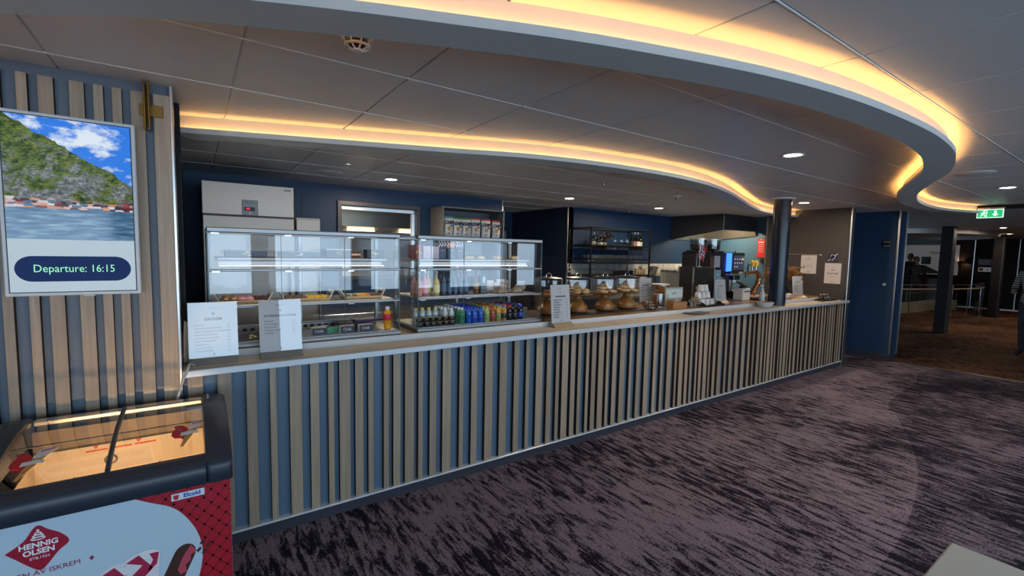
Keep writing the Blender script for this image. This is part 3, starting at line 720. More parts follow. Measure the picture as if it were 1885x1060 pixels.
# cone stickers on the lids
LIDP = [(2.178,.812),(2.25,.836),(2.35,.860),(2.47,.876),(2.6,.884),(2.728,.886)]
def lidz(y):
    for (a0, b0), (a1, b1) in zip(LIDP, LIDP[1:]):
        if y <= a1: return b0+(b1-b0)*(y-a0)/(a1-a0)
    return LIDP[-1][1]
def sticker(xc, y0, dz):
    R = M('sticker_red', (0.50,0.01,0.02), 0.4); CN = M('cone_tan', (0.5,0.27,0.08), 0.6, noise=.3, nscale=80); WW = M('sticker_white', (0.72,0.68,0.64), 0.5); PK = M('sticker_pink', (0.55,0.12,0.14), 0.5)
    def PL(pts, m, nm, h):
        q = []
        for i in range(len(pts)):
            (u, v), (u2, v2) = pts[i], pts[(i+1) % len(pts)]
            for k in range(4): q.append((u+(u2-u)*k/4, v+(v2-v)*k/4))
        vs = [(xc+u, y0+v, lidz(y0+v)+dz+.0055+h) for u, v in q]; n_ = len(vs)
        b_ = MB(); b_.add(vs+[(p[0], p[1], p[2]+.0006) for p in vs], [tuple(range(n_)), tuple(range(n_, 2*n_))] + [(i, (i+1)%n_, n_+(i+1)%n_, n_+i) for i in range(n_)]); fp(b_, nm, m)
    PL([(-.020,.045),(-.030,.060),(-.048,.062),(-.060,.085),(-.057,.115),(-.046,.130),(-.054,.155),(-.040,.162),(-.018,.150),(-.006,.125),(-.004,.095),(-.014,.065)], R, 'sticker_flag', .0)
    PL([(-.030,.0),(-.020,.0),(.034,.120),(-.002,.115)], CN, 'sticker_cone', .0007)
    PL([(-.004,.112),(.036,.120),(.056,.165),(.030,.175),(.006,.168)], WW, 'sticker_cream', .0014)
    PL([(.010,.150),(.050,.160),(.046,.168),(.012,.160)], PK, 'sticker_berry', .0021)
    PL([(-.030,.070),(.012,.078),(.030,.070),(.034,.090),(.012,.100),(-.028,.094)], WW, 'sticker_ribbon', .0021)
sticker(-.500, 2.215, 0); sticker(-.035, 2.225, .008)
# front print: red field with lattice, white swoosh panel, logo, lettering
yp = FY0
fp(MB().box(FX0+.002, FX1-.0005, yp-.0015, yp, .065, .712), 'front_panel', FRED)
lat = MB(); LATM = M('lattice_dark_red', (0.27,0.005,0.014), 0.45)
for q in range(-14, 15):
    c0 = q*.056
    for sgn in (1, -1):
        pts = []
        for xx in (-.23, FX1-.001):
            zz = .45 + c0 + sgn*(xx+.065)*1.15; pts.append((xx, zz))
        (xa, za), (xb, zb) = pts
        def clipz(xa, za, xb, zb, lo, hi):
            out = [(xa, za), (xb, zb)]
            for i in (0, 1):
                for lim, s_ in ((lo, 1), (hi, -1)):
                    (x_, z_), (xo, zo) = out[i], out[1-i]
                    if s_*(z_-lim) < 0:
                        if s_*(zo-lim) <= 0: return None
                        tt = (lim-z_)/(zo-z_); out[i] = (x_+(xo-x_)*tt, lim)
            return out
        r_ = clipz(xa, za, xb, zb, .07, .705)
        if r_:
            (xa, za), (xb, zb) = r_; dx, dz = xb-xa, zb-za; l_ = math.hypot(dx, dz)
            if l_ < .01: continue
            nx, nz = -dz/l_*.0035, dx/l_*.0035
            lat.add([(xa+nx, yp-.0019, za+nz),(xb+nx, yp-.0019, zb+nz),(xb-nx, yp-.0019, zb-nz),(xa-nx, yp-.0019, za-nz)], [(0,1,2,3)])
fp(lat, 'red_lattice', LATM)
sw = [(FX0+.002,.712),(-.222,.712)] + smooth_path([(-.222,.712),(-.16,.675),(-.10,.640),(-.059,.595),(-.02,.520),(-.002,.44),(-.008,.36),(-.03,.28),(-.06,.19),(-.12,.07)], 4)[1:] + [(FX0+.002,.07)]
fp(MB().prism(sw, yp-.0032, yp-.0022, plane='XZ'), 'white_panel', FWH)
dia = smooth_path([(-.544,.611),(-.50,.640),(-.475,.678),(-.459,.686),(-.440,.668),(-.405,.640),(-.387,.607),(-.415,.580),(-.445,.540),(-.462,.527),(-.485,.545),(-.52,.585),(-.544,.611)], 4)[:-1]
lg = fp(MB().prism(dia, yp-.0042, yp-.0032, plane='XZ'), 'logo_badge', M('logo_red', (0.36,0.006,0.03), 0.4))
WT = M('print_white', (0.85,0.87,0.88), 0.4)
ti = math.radians(4.5)
def ft(s_, x_, z_, size, m_, sx=1.0, bold=0.0, rot=0.0, al='CENTER'):
    return text(s_, size, m_, fz, (x_, yp-2.15-.0046, z_), (math.pi/2, rot, 0), al, .0002, sx=sx, bold=bold)
ft('HENNIG', -.463, .619, .026, WT, 1.0, .0009); ft('OLSEN', -.463, .595, .026, WT, 1.0, .0009); ft('ETB.1924', -.462, .573, .013, WT)
cr = MB()
for k_, (r_, z_) in enumerate(((.017,.642),(.013,.651),(.008,.659))):
    cr.tube([(-.463+r_*math.cos(a), yp-.0045, z_+.0045*math.sin(a)) for a in [i*math.pi/8 for i in range(17)]], .0022, 6)
cr.ell((-.463, yp-.0045, .670), (.004,.001,.004), seg=8, rings=6); fp(cr, 'swirl_mark', WT)
LOGR = M('print_crimson', (0.30,0.02,0.08), 0.5)
ft('EN VERDEN AV ISKREM', -.36, .520, .024, LOGR, 1.05, al='RIGHT')
fp(MB().prism([(-.338,.522),(-.331,.531),(-.324,.522),(-.331,.513)], yp-.0042, yp-.0032, plane='XZ'), 'print_diamond', LOGR)
# sticker of the maker
fp(MB().box(-.096, .011, yp-.0055, yp-.0025, .660, .688, b=.001), 'maker_sticker', M('maker_white', (0.70,0.76,0.82), 0.4))
text('Elcold', .023, M('maker_blue', (0.01,0.05,0.4), 0.5), fz, (-.030, yp-2.15-.0060, .6745), ext=.0002, bold=.0007)
fp(MB().prism([(-.090,.682),(-.072,.682),(-.074,.666),(-.081,.664),(-.088,.666)], yp-.0062, yp-.0055, plane='XZ'), 'maker_shield', M('maker_red', (0.45,0.02,0.04), 0.5))
# popsicle and cups print
CHOC = M('choc_print', (0.055,0.02,0.012), 0.45, noise=.4, nscale=40, stretch=(3,1,.6)); YEL = M('mango_print', (0.55,0.42,0.06), 0.5, noise=.2, nscale=30)
def rotp(pts, c, a): return [(c[0]+(u*math.cos(a)-v*math.sin(a)), c[1]+(u*math.sin(a)+v*math.cos(a))) for u, v in pts]
stick = [(-.026,-.20)] + [(-.026,-.02)] + [(.026*math.cos(math.pi-i*math.pi/10), .0+.030*math.sin(math.pi-i*math.pi/10)) for i in range(11)] + [(.026,-.20)]
fp(MB().prism(rotp([(u*1.35, v*1.35) for u, v in stick], (-.060,.435), -.42), yp-.0044, yp-.0034, plane='XZ'), 'print_popsicle', CHOC)
bite = [(.004,.028),(.026,.012),(.016,.0),(.022,-.016),(.014,-.03),(.026,-.048),(.012,-.058),(.0,-.045),(-.002,-.01)]
fp(MB().prism(rotp([(u*1.35, v*1.35) for u, v in bite], (-.060,.435), -.42), yp-.0050, yp-.0044, plane='XZ'), 'print_bite', M('berry_print', (0.5,0.06,0.10), 0.5, noise=.2, nscale=60))
fp(MB().prism(rotp([(-.036,-.125),(.036,-.105),(.036,-.27),(-.036,-.27)], (-.060,.435), -.42), yp-.0050, yp-.0044, plane='XZ'), 'print_mango_coat', YEL)
CUPW = M('cup_print', (0.72,0.72,0.74), 0.5, noise=.15, nscale=25); SWR = M('swirl_print', (0.40,0.01,0.06), 0.5, noise=.3, nscale=30)
def cupshape(xc, z, s_, yp=yp): 
    c_ = fp(MB().prism([(xc-.05*s_,z+.045*s_),(xc-.02*s_,z+.060*s_),(xc+.03*s_,z+.062*s_),(xc+.052*s_,z+.048*s_),(xc+.040*s_,z-.12*s_),(xc-.036*s_,z-.12*s_)], yp-.0044, yp-.0034, plane='XZ'), 'print_cup', CUPW)
    fp(MB().prism([(xc-.046*s_,z+.032*s_),(xc-.01*s_,z+.05*s_),(xc+.01*s_,z+.02*s_),(xc+.03*s_,z-.01*s_),(xc-.01*s_,z-.05*s_),(xc-.03*s_,z-.02*s_),(xc+.0*s_,z+.01*s_)], yp-.0050, yp-.0044, plane='XZ'), 'print_swirl', SWR)
    fp(MB().prism([(xc+.048*s_,z+.044*s_),(xc+.02*s_,z+.046*s_),(xc+.03*s_,z+.02*s_),(xc+.012*s_,z-.02*s_),(xc+.04*s_,z+.0*s_)], yp-.0050, yp-.0044, plane='XZ'), 'print_swirl', SWR)
cupshape(-.262, .412, .95); cupshape(-.190, .430, 1.05, yp-.0022)
for (a_, b_) in ((-.002,.462),(.016,.446),(-.014,.436),(.004,.422)):
    fp(MB().prism(rotp([(-.010,-.003),(.006,-.006),(.012,.003),(-.004,.006)], (a_, b_), random.uniform(-.5,1)), yp-.0052, yp-.0034, plane='XZ'), 'print_crumb', CHOC)
# power cable of the freezer up to the counter
o = MB().tube(smooth_path([(-.085,2.79,.70),(-.09,2.79,.85),(-.070,2.80,.935),(-.055,2.79,.985),(-.038,2.785,1.03),(-.03,2.83,1.045),(-.01,2.90,1.02)], 5), .006, 8).obj('power_cable', M('cable_grey', (0.45,0.45,0.44), 0.5))
tag(o, 'pale grey cable hanging over the counter end behind the freezer', 'cable')

# ================================================================ TABLE CORNER, BOTTOM RIGHT
t = thing('side_table', 'pale grey table whose corner shows at the lower right', 'table', (1.635, 0.0, 0), 0.0)
MB().box(-.345, .345, -.35, .352, .722, .75, b=.006).obj('table_top', M('pale_laminate', (0.50,0.53,0.50), 0.5, noise=.03, nscale=40), t)
MB().cyl(.035, .02, .722, seg=20).obj('pedestal', STEEL, t)
MB().lathe([(0,0),(.24,0),(.24,.012),(.04,.025),(0,.025)], 28).obj('foot', STEEL, t)
# ================================================================ LOUNGE BEYOND THE BAR
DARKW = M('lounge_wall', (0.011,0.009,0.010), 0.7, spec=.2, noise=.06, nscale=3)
FX = 22.5
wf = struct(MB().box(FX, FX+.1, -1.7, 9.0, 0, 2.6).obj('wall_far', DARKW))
struct(MB().box(9.55, 24.0, 8.9, 9.0, 0, 2.6).obj('wall_lounge_left', DARKW))
struct(MB().box(FX-.02, FX, -1.7, 9.0, 0, .05).obj('baseboard_far', STEEL))
vs_ = MB()
for y in (4.115, 3.05): MB().box(FX-.02, FX, y-.015, y+.015, .05, 2.4, b=.004).obj('panel_strip', STEEL, wf)
struct(MB().box(FX-1.0, FX, 4.75, 9.0, 2.21, 2.42).obj('trim_bulkhead', BLACK))
t = thing('route_map_display', 'large pale route map display on the far lounge wall', 'display', (FX-.066, 5.35, 1.13))
MB().box(0, .04, -.85, .75, 0, 1.075, b=.006).obj('board', M('map_pale', (0.30,0.29,0.29), 0.5, emit=(0.16,0.15,0.15), es=.35, noise=.08, nscale=2), t)
MB().box(-.003, 0, -.10, .17, .37, .65).obj('map_green_area', M('map_green', (0.05,0.09,0.085), 0.5, noise=.5, nscale=6), t)
MB().prism([(.15,.03),(-.35,.03),(-.35,.10),(.05,.33),(.15,.33)], -.003, 0, plane='YZ').obj('map_grey_area', M('map_grey', (0.14,0.14,0.15), 0.5), t)
text('Havila', .17, INK, t, (-.006, -.06, .80), (math.pi/2, 0, -math.pi/2), 'LEFT', .002)
o = MB().box(FX-.53, FX-.025, 4.75, 7.0, 0.0, 1.0, b=.01).obj('low_cabinet', M('lounge_cabinet', (0.03,0.02,0.016), 0.45)); tag(o, 'dark low cabinet under the route map display', 'cabinet')
def sconce(y, z, upward, label):
    t = thing('wall_sconce', label, 'wall lamp', (FX, y, z))
    s = 1 if upward else -1
    MB().lathe([(.03,-.09*s),(.085,.09*s),(.078,.09*s),(.025,-.08*s)], 20, (-.10,0,0)).obj('shade', M('sconce_shade', (0.10,0.07,0.05), 0.4, .5), t)
    MB().box(-.03, 0, -.03, .03, -.06, .06, b=.004).obj('wall_plate', BLACKM, t)
    MB().lathe([(0,.05*s),(.06,.05*s),(.06,.055*s),(0,.055*s)], 16, (-.10,0,0)).obj('bulb', EMIT('sconce_bulb', (1.0,0.62,0.3), 25.0), t)
sconce(4.44, 1.54, True, 'cone wall sconce shining upward on the far lounge wall')
sconce(4.30, 1.66, False, 'cone wall sconce shining downward on the far lounge wall')
t = thing('directory_sign', 'dark directory sign with pale lines on the far wall', 'sign', (FX-.02, 3.84, 1.51))
MB().box(0, .02, -.17, .17, 0, .22, b=.003).obj('board', BLACK, t)
for q in range(5): MB().box(-.002, 0, -.15, .15, .025+q*.04, .037+q*.04).obj('text_line', M('pale_line', (0.3,0.3,0.3), 0.5), t)
t = thing('safety_sign', 'white safety sign with red symbols on the far wall', 'sign', (FX-.02, 3.825, 1.29))
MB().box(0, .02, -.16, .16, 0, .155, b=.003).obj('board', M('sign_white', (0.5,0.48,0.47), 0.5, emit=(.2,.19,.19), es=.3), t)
MB().box(-.002, 0, .04, .14, .03, .13).obj('red_mark', M('sign_red', (0.35,0.02,0.02), 0.5), t)
MB().prism([(-.05,.05),(-.05,.10),(-.12,.075)], -.002, 0, plane='YZ').obj('red_arrow', M('sign_red', 0, 0), t)
MB().ell((0,-.13,.125), (.002,.012,.012), seg=8, rings=6).obj('dot', INK, t)
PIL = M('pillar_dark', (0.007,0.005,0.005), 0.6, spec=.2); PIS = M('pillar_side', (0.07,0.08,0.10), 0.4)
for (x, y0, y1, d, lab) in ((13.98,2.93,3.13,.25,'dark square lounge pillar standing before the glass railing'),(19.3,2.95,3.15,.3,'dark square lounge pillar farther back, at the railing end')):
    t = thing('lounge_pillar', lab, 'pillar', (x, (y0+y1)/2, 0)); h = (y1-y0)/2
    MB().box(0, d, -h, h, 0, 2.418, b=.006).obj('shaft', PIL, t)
    MB().box(-.004, d+.004, -h-.012, -h, 0, 2.418, b=.003).obj('side_cladding', PIS, t)
# glass railing
RP = smooth_path([(15.2,4.34),(15.82,4.07),(16.77,3.737),(17.3,3.53),(18.1,3.36),(19.0,3.26),(19.8,3.35),(20.3,3.6)], 3)
t = thing('glass_railing', 'curved glass railing with steel handrail around the stairwell', 'railing', (0,0,0))
MB().tube([(x, y, .86) for x, y in RP], .022, 8).obj('handrail', M('handrail_steel', (0.5,0.5,0.5), .35, .6), t)
MB().tube([(x, y, .98) for x, y in RP], .008, 6).obj('upper_rail', M('rail_bronze', (0.25,0.15,0.08), 0.4, .6), t)
LG = GLASS('railing_glass', tint=(.86,.9,.9), f0=.05)
for i in range(0, len(RP)-3, 3):
    MB().sweep(RP[i:i+4], [(-.006,.02),(.006,.02),(.006,.83),(-.006,.83)]).obj('glass_pane', LG, t)
    x, y = RP[i]; MB().cyl(.012, 0, .98, (x, y, 0), 8).cyl(.03, 0, .02, (x, y, 0), 12).obj('post', CHROME, t)
MB().sweep(RP, [(-.02,0),(.02,0),(.02,.03),(-.02,.03)]).obj('floor_channel', STEEL, t)
o = MB().sweep(smooth_path([(16.3,5.6),(18.2,4.75),(20.4,4.6),(21.1,4.2)], 4), [(-.05,0),(.05,0),(.05,.33),(-.05,.33)]).obj('stairwell_curb', M('curb_cream', (0.42,0.38,0.32), 0.5)); tag(o, 'pale curb wall on the far side of the stairwell railing', 'wall')
o = MB().tube(smooth_path([(16.3,5.6,.62),(18.2,4.75,.62),(20.4,4.6,.62),(21.1,4.2,.62)], 4), .012, 6)
for q in ((16.3,5.6),(18.2,4.75),(20.4,4.6),(21.1,4.2)): o.cyl(.01, .33, .62, (q[0], q[1], 0), 6)
tag(o.obj('curb_rail', M('rail_grey', (0.3,0.29,0.27), 0.4, .6)), 'thin metal rail standing on the pale stairwell curb', 'rail')
# oval ceiling recess ring in the lounge
rp = [(17.2+2.6*math.cos(a)*1.0+.35*math.sin(a), 3.95+1.15*math.sin(a)) for a in [i*2*math.pi/40 for i in range(41)]]
o = MB().sweep(rp, [(-.08,2.30),(.08,2.30),(.08,2.415),(-.08,2.415)]).obj('oval_ceiling_ring', M('ring_pale', (0.52,0.50,0.47), 0.5)); tag(o, 'pale oval ceiling ring above the stairwell', 'ceiling light')
for (x, y, d) in ((15.2,2.35,'over the lounge beside the first pillar'),(18.6,2.75,'at the far end of the lounge')):
    t = thing('ceiling_downlight', 'small lit downlight ' + d, 'downlight', (x, y, ZC-.001)); link('ring', rm, t); link('lamp', bm_, t)

# ---- people
SKIN = M('skin', (0.28,0.15,0.10), 0.5)
def person(loc, rz, H, label, top, legs, hair, larm, rarm, look=(0,0), hair_long=False):
    s = H/1.75
    V = [(0,0,.95),(0,.01,1.12),(0,.02,1.32),(0,.02,1.46),(0,0,1.54),
         (-.17,.02,1.42),(.17,.02,1.42),
         (-.095,0,.90),(-.10,-.01,.50),(-.10,.02,.09),(-.11,-.14,.035),
         (.095,0,.90),(.10,-.01,.50),(.10,.02,.09),(.11,-.14,.035)]
    Rr = [.15,.135,.155,.075,.055,.075,.075,.10,.062,.042,.035,.10,.062,.042,.035]
    E = [(0,1),(1,2),(2,3),(3,4),(2,5),(2,6),(0,7),(7,8),(8,9),(9,10),(0,11),(11,12),(12,13),(13,14)]
    for sh, arm in ((5, larm), (6, rarm)):
        prev = sh
        for p, r in zip(arm, (.048,.034,.028,.026)):
            V.append(p); Rr.append(r); E.append((prev, len(V)-1)); prev = len(V)-1
    me = bpy.data.meshes.new('body'); me.from_pydata([(x*s, y*s, z*s) for x, y, z in V], E, [])
    o = bpy.data.objects.new('body_tmp', me); COL.objects.link(o)
    sk = o.modifiers.new('skin', 'SKIN'); sk.use_smooth_shade = True
    for i, v in enumerate(o.data.skin_vertices[0].data):
        fx = 1.15 if i in (0,1,2) else 1.0; v.radius = (Rr[i]*s*fx, Rr[i]*s*(.78 if i in (0,1,2) else 1)); v.use_root = (i == 0)
    sb = o.modifiers.new('sub', 'SUBSURF'); sb.levels = 1; sb.render_levels = 1
    dg = bpy.context.evaluated_depsgraph_get()
    nm = bpy.data.meshes.new_from_object(o.evaluated_get(dg)); bpy.data.objects.remove(o)
    t = thing('person', label, 'person', loc, rz)
    nm.materials.clear()
    for m in (top, legs, SKIN, BLACK): nm.materials.append(m)
    hands = [Vector(larm[-1])*s, Vector(rarm[-1])*s]
    for p in nm.polygons:
        c = p.center; p.use_smooth = True
        if c.z > 1.475*s: p.material_index = 2
        elif min((c-h).length for h in hands) < .075*s: p.material_index = 2
        elif c.z < .07*s: p.material_index = 3
        elif c.z < .90*s and abs(c.x) < .19*s and c.z < .9*s and min((c-h).length for h in hands) > .25*s: p.material_index = 1
    # fingers and thumb, joined to the body mesh
    b = MB()
    for arm in (larm, rarm):
        w_, h_ = Vector(arm[-2]), Vector(arm[-1]); d = (h_-w_).normalized()
        a = d.cross(Vector((0,0,1))).normalized() if abs(d.z) < .95 else Vector((1,0,0)); n_ = d.cross(a)
        for q, L in ((-1.5,.065),(-.5,.078),(.5,.074),(1.5,.058)):
            st = h_ + a*q*.016
            b.tube([st*s, (st+d*L*.55)*s, (st+d*L*.9+n_*.02)*s], [.009*s,.008*s,.006*s], 6)
        b.tube([(h_-d*.03+a*.024)*s, (h_+a*.046+d*.02)*s], [.010*s,.008*s], 6)
    body = link('body', nm, t)
    b.obj('fingers', SKIN, t)
    hz = 1.635*s
    hd = MB(); hd.ell((0,-.012*s,hz), (.072*s,.092*s,.115*s), seg=16, rings=12)
    hd.ell((0,-.108*s,hz-.015*s), (.013*s,.018*s,.022*s), seg=8, rings=6)
    for sx in (-1, 1): hd.ell((sx*.074*s,0,hz-.005*s), (.010*s,.020*s,.030*s), seg=8, rings=6)
    hd.ell((0,-.07*s,hz-.085*s), (.035*s,.03*s,.03*s), seg=8, rings=6)
    ho = hd.obj('head', SKIN, t)
    for sx in (-1, 1): MB().ell((sx*.028*s,-.094*s,hz+.008*s), (.010*s,.006*s,.006*s), seg=8, rings=6).obj('eye', INK, ho)
    MB().ell((0,-.098*s,hz-.058*s), (.022*s,.006*s,.006*s), seg=8, rings=6).obj('mouth', M('lips', (0.2,0.06,0.05), .5), ho)
    hr = MB(); hr.ell((0,.022*s,hz+.030*s), (.083*s,.098*s,.100*s), seg=16, rings=10)
    if hair_long: hr.ell((0,.055*s,hz-.06*s), (.075*s,.055*s,.12*s), seg=14, rings=8)
    hr.obj('hair', hair, t)
    return t
DK = M('dark_jacket', (0.014,0.014,0.018), .7); DK2 = M('dark_coat', (0.010,0.012,0.016), .7); JN = M('dark_trousers', (0.012,0.014,0.022), .8); HB = M('dark_hair', (0.015,0.010,0.008), .5)
person((21.2,5.52,0), math.radians(-75), 1.87, 'taller dark-haired person in a dark jacket behind the railing', DK, JN, HB,
       [(-.25,.05,1.16),(-.22,-.12,.98),(-.21,-.17,.94)], [(.25,.05,1.16),(.20,-.14,1.02),(.18,-.20,.99)])
pt = person((20.15,5.08,0), math.radians(-60), 1.76, 'person in a dark coat looking at a phone behind the railing', DK2, JN, HB,
       [(-.25,.0,1.18),(-.12,-.20,1.17),(-.06,-.26,1.19)], [(.25,.0,1.18),(.12,-.20,1.17),(.06,-.26,1.19)], hair_long=True)
st_ = M('striped_shirt', (0.3,0.3,0.3), .7)
n, l = nt(st_); wv = n.new('ShaderNodeTexWave'); wv.bands_direction = 'Z'; wv.inputs['Scale'].default_value = 8.0; wv.inputs['Distortion'].default_value = .6
tc_ = n.new('ShaderNodeTexCoord'); l.new(tc_.outputs['Object'], wv.inputs['Vector']); rp_ = n.new('ShaderNodeValToRGB'); rp_.color_ramp.interpolation = 'CONSTANT'
rp_.color_ramp.elements[0].color = (.01,.01,.012,1); rp_.color_ramp.elements[1].position = .55; rp_.color_ramp.elements[1].color = (.35,.34,.34,1)
l.new(wv.outputs['Fac'], rp_.inputs[0]); l.new(rp_.outputs[0], n['Principled BSDF'].inputs['Base Color'])
person((12.0,1.40,0), math.radians(-100), 1.78, 'person in a black and white striped top at the right edge', st_, JN, HB,
       [(-.26,.04,1.16),(-.20,-.16,1.10),(-.17,-.23,1.10)], [(.26,.04,1.16),(.20,-.16,1.10),(.17,-.23,1.10)])
# ================================================================ BEHIND THE BAR
# tall fridge
t = thing('tall_fridge', 'tall stainless upright fridge with a red digital display', 'fridge', (.46, 5.1, 0))
FR = M('fridge_steel', (0.50,0.42,0.35), 0.40, 0.7, stretch=(1,1,30), nscale=4, noise=.05)
MB().box(-.385, .385, .02, .78, .12, 2.245, b=.006).obj('cabinet', M('fridge_side', (0.06,0.06,0.065), .4, .6), t)
tp = MB().box(-.383, .385, 0, .03, 1.943, 2.245, b=.005).obj('top_panel', FR, t)
dr = MB().box(-.383, .385, -.01, .03, .14, 1.935, b=.008).obj('door', FR, t)
MB().tube([(.33,-.05,.9),(.33,-.05,1.5)], .012, 8).obj('door_handle', CHROME, dr)
cp = MB().box(-.066, .070, -.008, 0, 1.945, 2.092, b=.003).obj('control_panel', M('control_grey', (0.28,0.27,0.26), .4, .3), t)
MB().box(-.048, .04, -.011, -.008, 1.990, 2.024).obj('display', BLACK, cp)
text('4.0', .026, EMIT('red_digits', (1.0,0.02,0.04), 3.0), cp, (-.018,-.0115,2.007), ext=.0003)
MB().lathe([(0,-.004),(.012,-.004),(.012,0),(0,0)], 14, (.0,-.008,1.967), ax='Y').obj('button', WHITE_P, cp)
text('Electrolux', .020, INK, cp, (.0,-.0085,2.068), ext=.0003)
MB().box(.30, .36, -.002, 0, 2.205, 2.215).obj('badge', GREYINK, tp)
for sx in (-.33,.33):
    for sy in (.1,.7): MB().cyl(.025, 0, .12, (sx, sy, 0), 10).obj('foot', BLACK, t)
t = thing('low_fridge', 'lower stainless fridge beside the tall one', 'fridge', (.985, 5.15, 0))
MB().box(-.12, .12, 0, .7, .1, 1.955, b=.006).obj('cabinet', FR, t); MB().box(-.115, .115, -.02, 0, .12, 1.94, b=.006).obj('door', FR, t)
MB().tube([(.09,-.05,.9),(.09,-.05,1.4)], .01, 8).obj('door_handle', CHROME, t); MB().box(-.1,.1,.05,.65,0,.1).obj('plinth', BLACK, t)
# work surface behind the cabinets
t = thing('rear_worktop', 'steel worktop along the navy back wall below the hatch', 'worktop', (2.45, 5.55, 0))
MB().box(-1.3, 1.35, -.3, .34, .88, .92, b=.004).obj('top', STEEL, t); MB().box(-1.28, 1.33, -.27, .33, .1, .88, b=.004).obj('base_cabinet', FR, t); MB().box(-1.25,1.3,-.22,.3,0,.1).obj('plinth', BLACK, t)
# wall shelf with crisps
t = thing('wall_shelf_box', 'open grey box shelf fixed to the navy wall', 'shelf', (3.177, 5.9, 1.82))
SHG = M('shelf_grey', (0.17,0.165,0.16), .5)
for nm, b_ in (('top_board', (-.483,.483,-.39,0,.387,.407)), ('bottom_board', (-.483,.483,-.39,0,0,.02)), ('side_board', (-.483,-.463,-.39,0,.02,.387)), ('side_board', (.463,.483,-.39,0,.02,.387)), ('back_board', (-.463,.463,-.015,0,.02,.387))):
    MB().box(*b_, b=.003).obj(nm, SHG if nm != 'back_board' else M('shelf_back', (0.10,0.12,0.14), .5), t)
BAGW = M('bag_white', (0.62,0.63,0.65), .35, noise=.12, nscale=14)
def bag(x, w, h, band, blob, label, y=5.56):
    t = thing('crisp_bag', label, 'crisps', (x, y, 1.84))
    rows = []; N = 8
    for k in range(N+1):
        u = k/N; thick = .045*math.sin(math.pi*min(1, max(0, u*.9+.05)))**.7 if 0 < k < N else .002
        wd2 = w/2*(1-.06*math.sin(math.pi*u)); rows.append((wd2, thick, h*u))
    m = MB(); vs = []; seg = 12; fs = []
    for wd2, th, z in rows:
        for q in range(seg):
            a = 2*math.pi*q/seg; cx = math.copysign(abs(math.cos(a))**.7, math.cos(a)); vs.append((wd2*cx, th*math.sin(a), z))
    for r in range(N):
        for q in range(seg): fs.append((r*seg+q, r*seg+(q+1)%seg, (r+1)*seg+(q+1)%seg, (r+1)*seg+q))
    m.add(vs, fs, 0, True); m.obj('bag', BAGW, t, ang=60)
    MB().box(-w/2, w/2, -.004, .004, h-.004, h+.022, b=.002).obj('sealed_top', band, t)
    text('CHiPS', .058, INK, t, (0,-.047,h*.72), ext=.001, bold=.003, sx=w/.16)
    MB().prism([(-.015+.022*math.cos(a)*(1+.15*math.sin(3*a)), h*.42+.028*math.sin(a)) for a in [i*math.pi/8 for i in range(16)]], -.050, -.046, plane='XZ').obj('crisp_print', M('crisp_gold', (0.38,0.22,0.04), .5), t)
    MB().prism([(.022+.018*math.cos(a), h*.55+.013*math.sin(a)) for a in [i*math.pi/8 for i in range(16)]], -.051, -.046, plane='XZ').obj('flavour_mark', blob, t)
    MB().box(-.03, .0, -.047, -.043, .03, .045).obj('weight_mark', GREYINK, t)
TEAL = M('bag_teal', (0.02,0.18,0.20), .4); BGRN = M('bag_green', (0.06,0.16,0.04), .4); BRED = M('bag_red', (0.38,0.04,0.02), .4)
for (x, w, h, bd, bl, lab) in ((2.80,.14,.245,TEAL,TEAL,'white crisp bag with teal top, leftmost on the wall shelf'),(2.935,.135,.235,BGRN,BGRN,'white crisp bag with green top, second from the left on the wall shelf'),(3.07,.14,.235,BGRN,BGRN,'white crisp bag with green top, third from the left on the wall shelf'),(3.215,.15,.24,BRED,BRED,'white crisp bag with red top, fourth from the left on the wall shelf'),(3.38,.15,.235,BRED,BRED,'white crisp bag with red top, fifth from the left on the wall shelf'),(3.55,.14,.225,BRED,BRED,'white crisp bag with red top, rightmost on the wall shelf')):
    bag(x, w, h, bd, bl, lab)

# ---- black rack with bottles and glasses
t = thing('bottle_rack', 'black metal open rack holding bottles and glasses', 'rack', (5.97, 5.64, .94))
RX, RY = .722, .255
def bar(x0, x1, y0, y1, z0, z1, nm='rail'): MB().box(x0-.012, x1+.012, y0-.012, y1+.012, z0, z1, b=.002).obj(nm, BLACKM, t)
for sx in (-RX, RX):
    for sy in (-RY, RY): bar(sx, sx, sy, sy, 0, 1.13, 'post')
for z in (1.112, .832, .605, .32):
    for sy in (-RY, RY): bar(-RX, RX, sy, sy, z, z+.022)
    for sx in (-RX, RX): bar(sx, sx, -RY, RY, z, z+.022)
for z in (.772, .54, .335):
    MB().box(-RX, RX, -RY, RY, z, z+.012, b=.002).obj('shelf_board', BLACKM, t)
def bottle(x, y, z, h, r, label, body, lab, cap, neck=.35, group=None, lab_r=(.22,.48), liquid=None):
    t = thing('bottle', label, 'bottle', (x, y, z), random.uniform(0, 6), group)
    sh = h*(1-neck)
    MB().lathe([(0,0),(r*.9,0),(r,.008),(r,sh*.86),(r*.92,sh*.94),(r*.5,sh*1.10),(r*.34,sh*1.2),(r*.32,h-.012),(r*.38,h-.01),(r*.38,h),(0,h)], 16).obj('glass_body', body, t)
    if lab: MB().lathe([(r+.0002,h*lab_r[0]),(r+.0012,h*lab_r[0]+.001),(r+.0012,h*lab_r[1]),(r+.0002,h*lab_r[1])], 16).obj('label', lab, t)
    if cap: MB().lathe([(r*.40,h*.86 if neck > .3 else h*.9),(r*.43,h*.87 if neck > .3 else h*.91),(r*.43,h+.001),(0,h+.003)], 12).obj('cap', cap, t)
    return t
DKG = M('dark_bottle_glass', (0.008,0.010,0.007), .08, noise=.1); RDG = M('red_wine_glass', (0.014,0.006,0.006), .08)
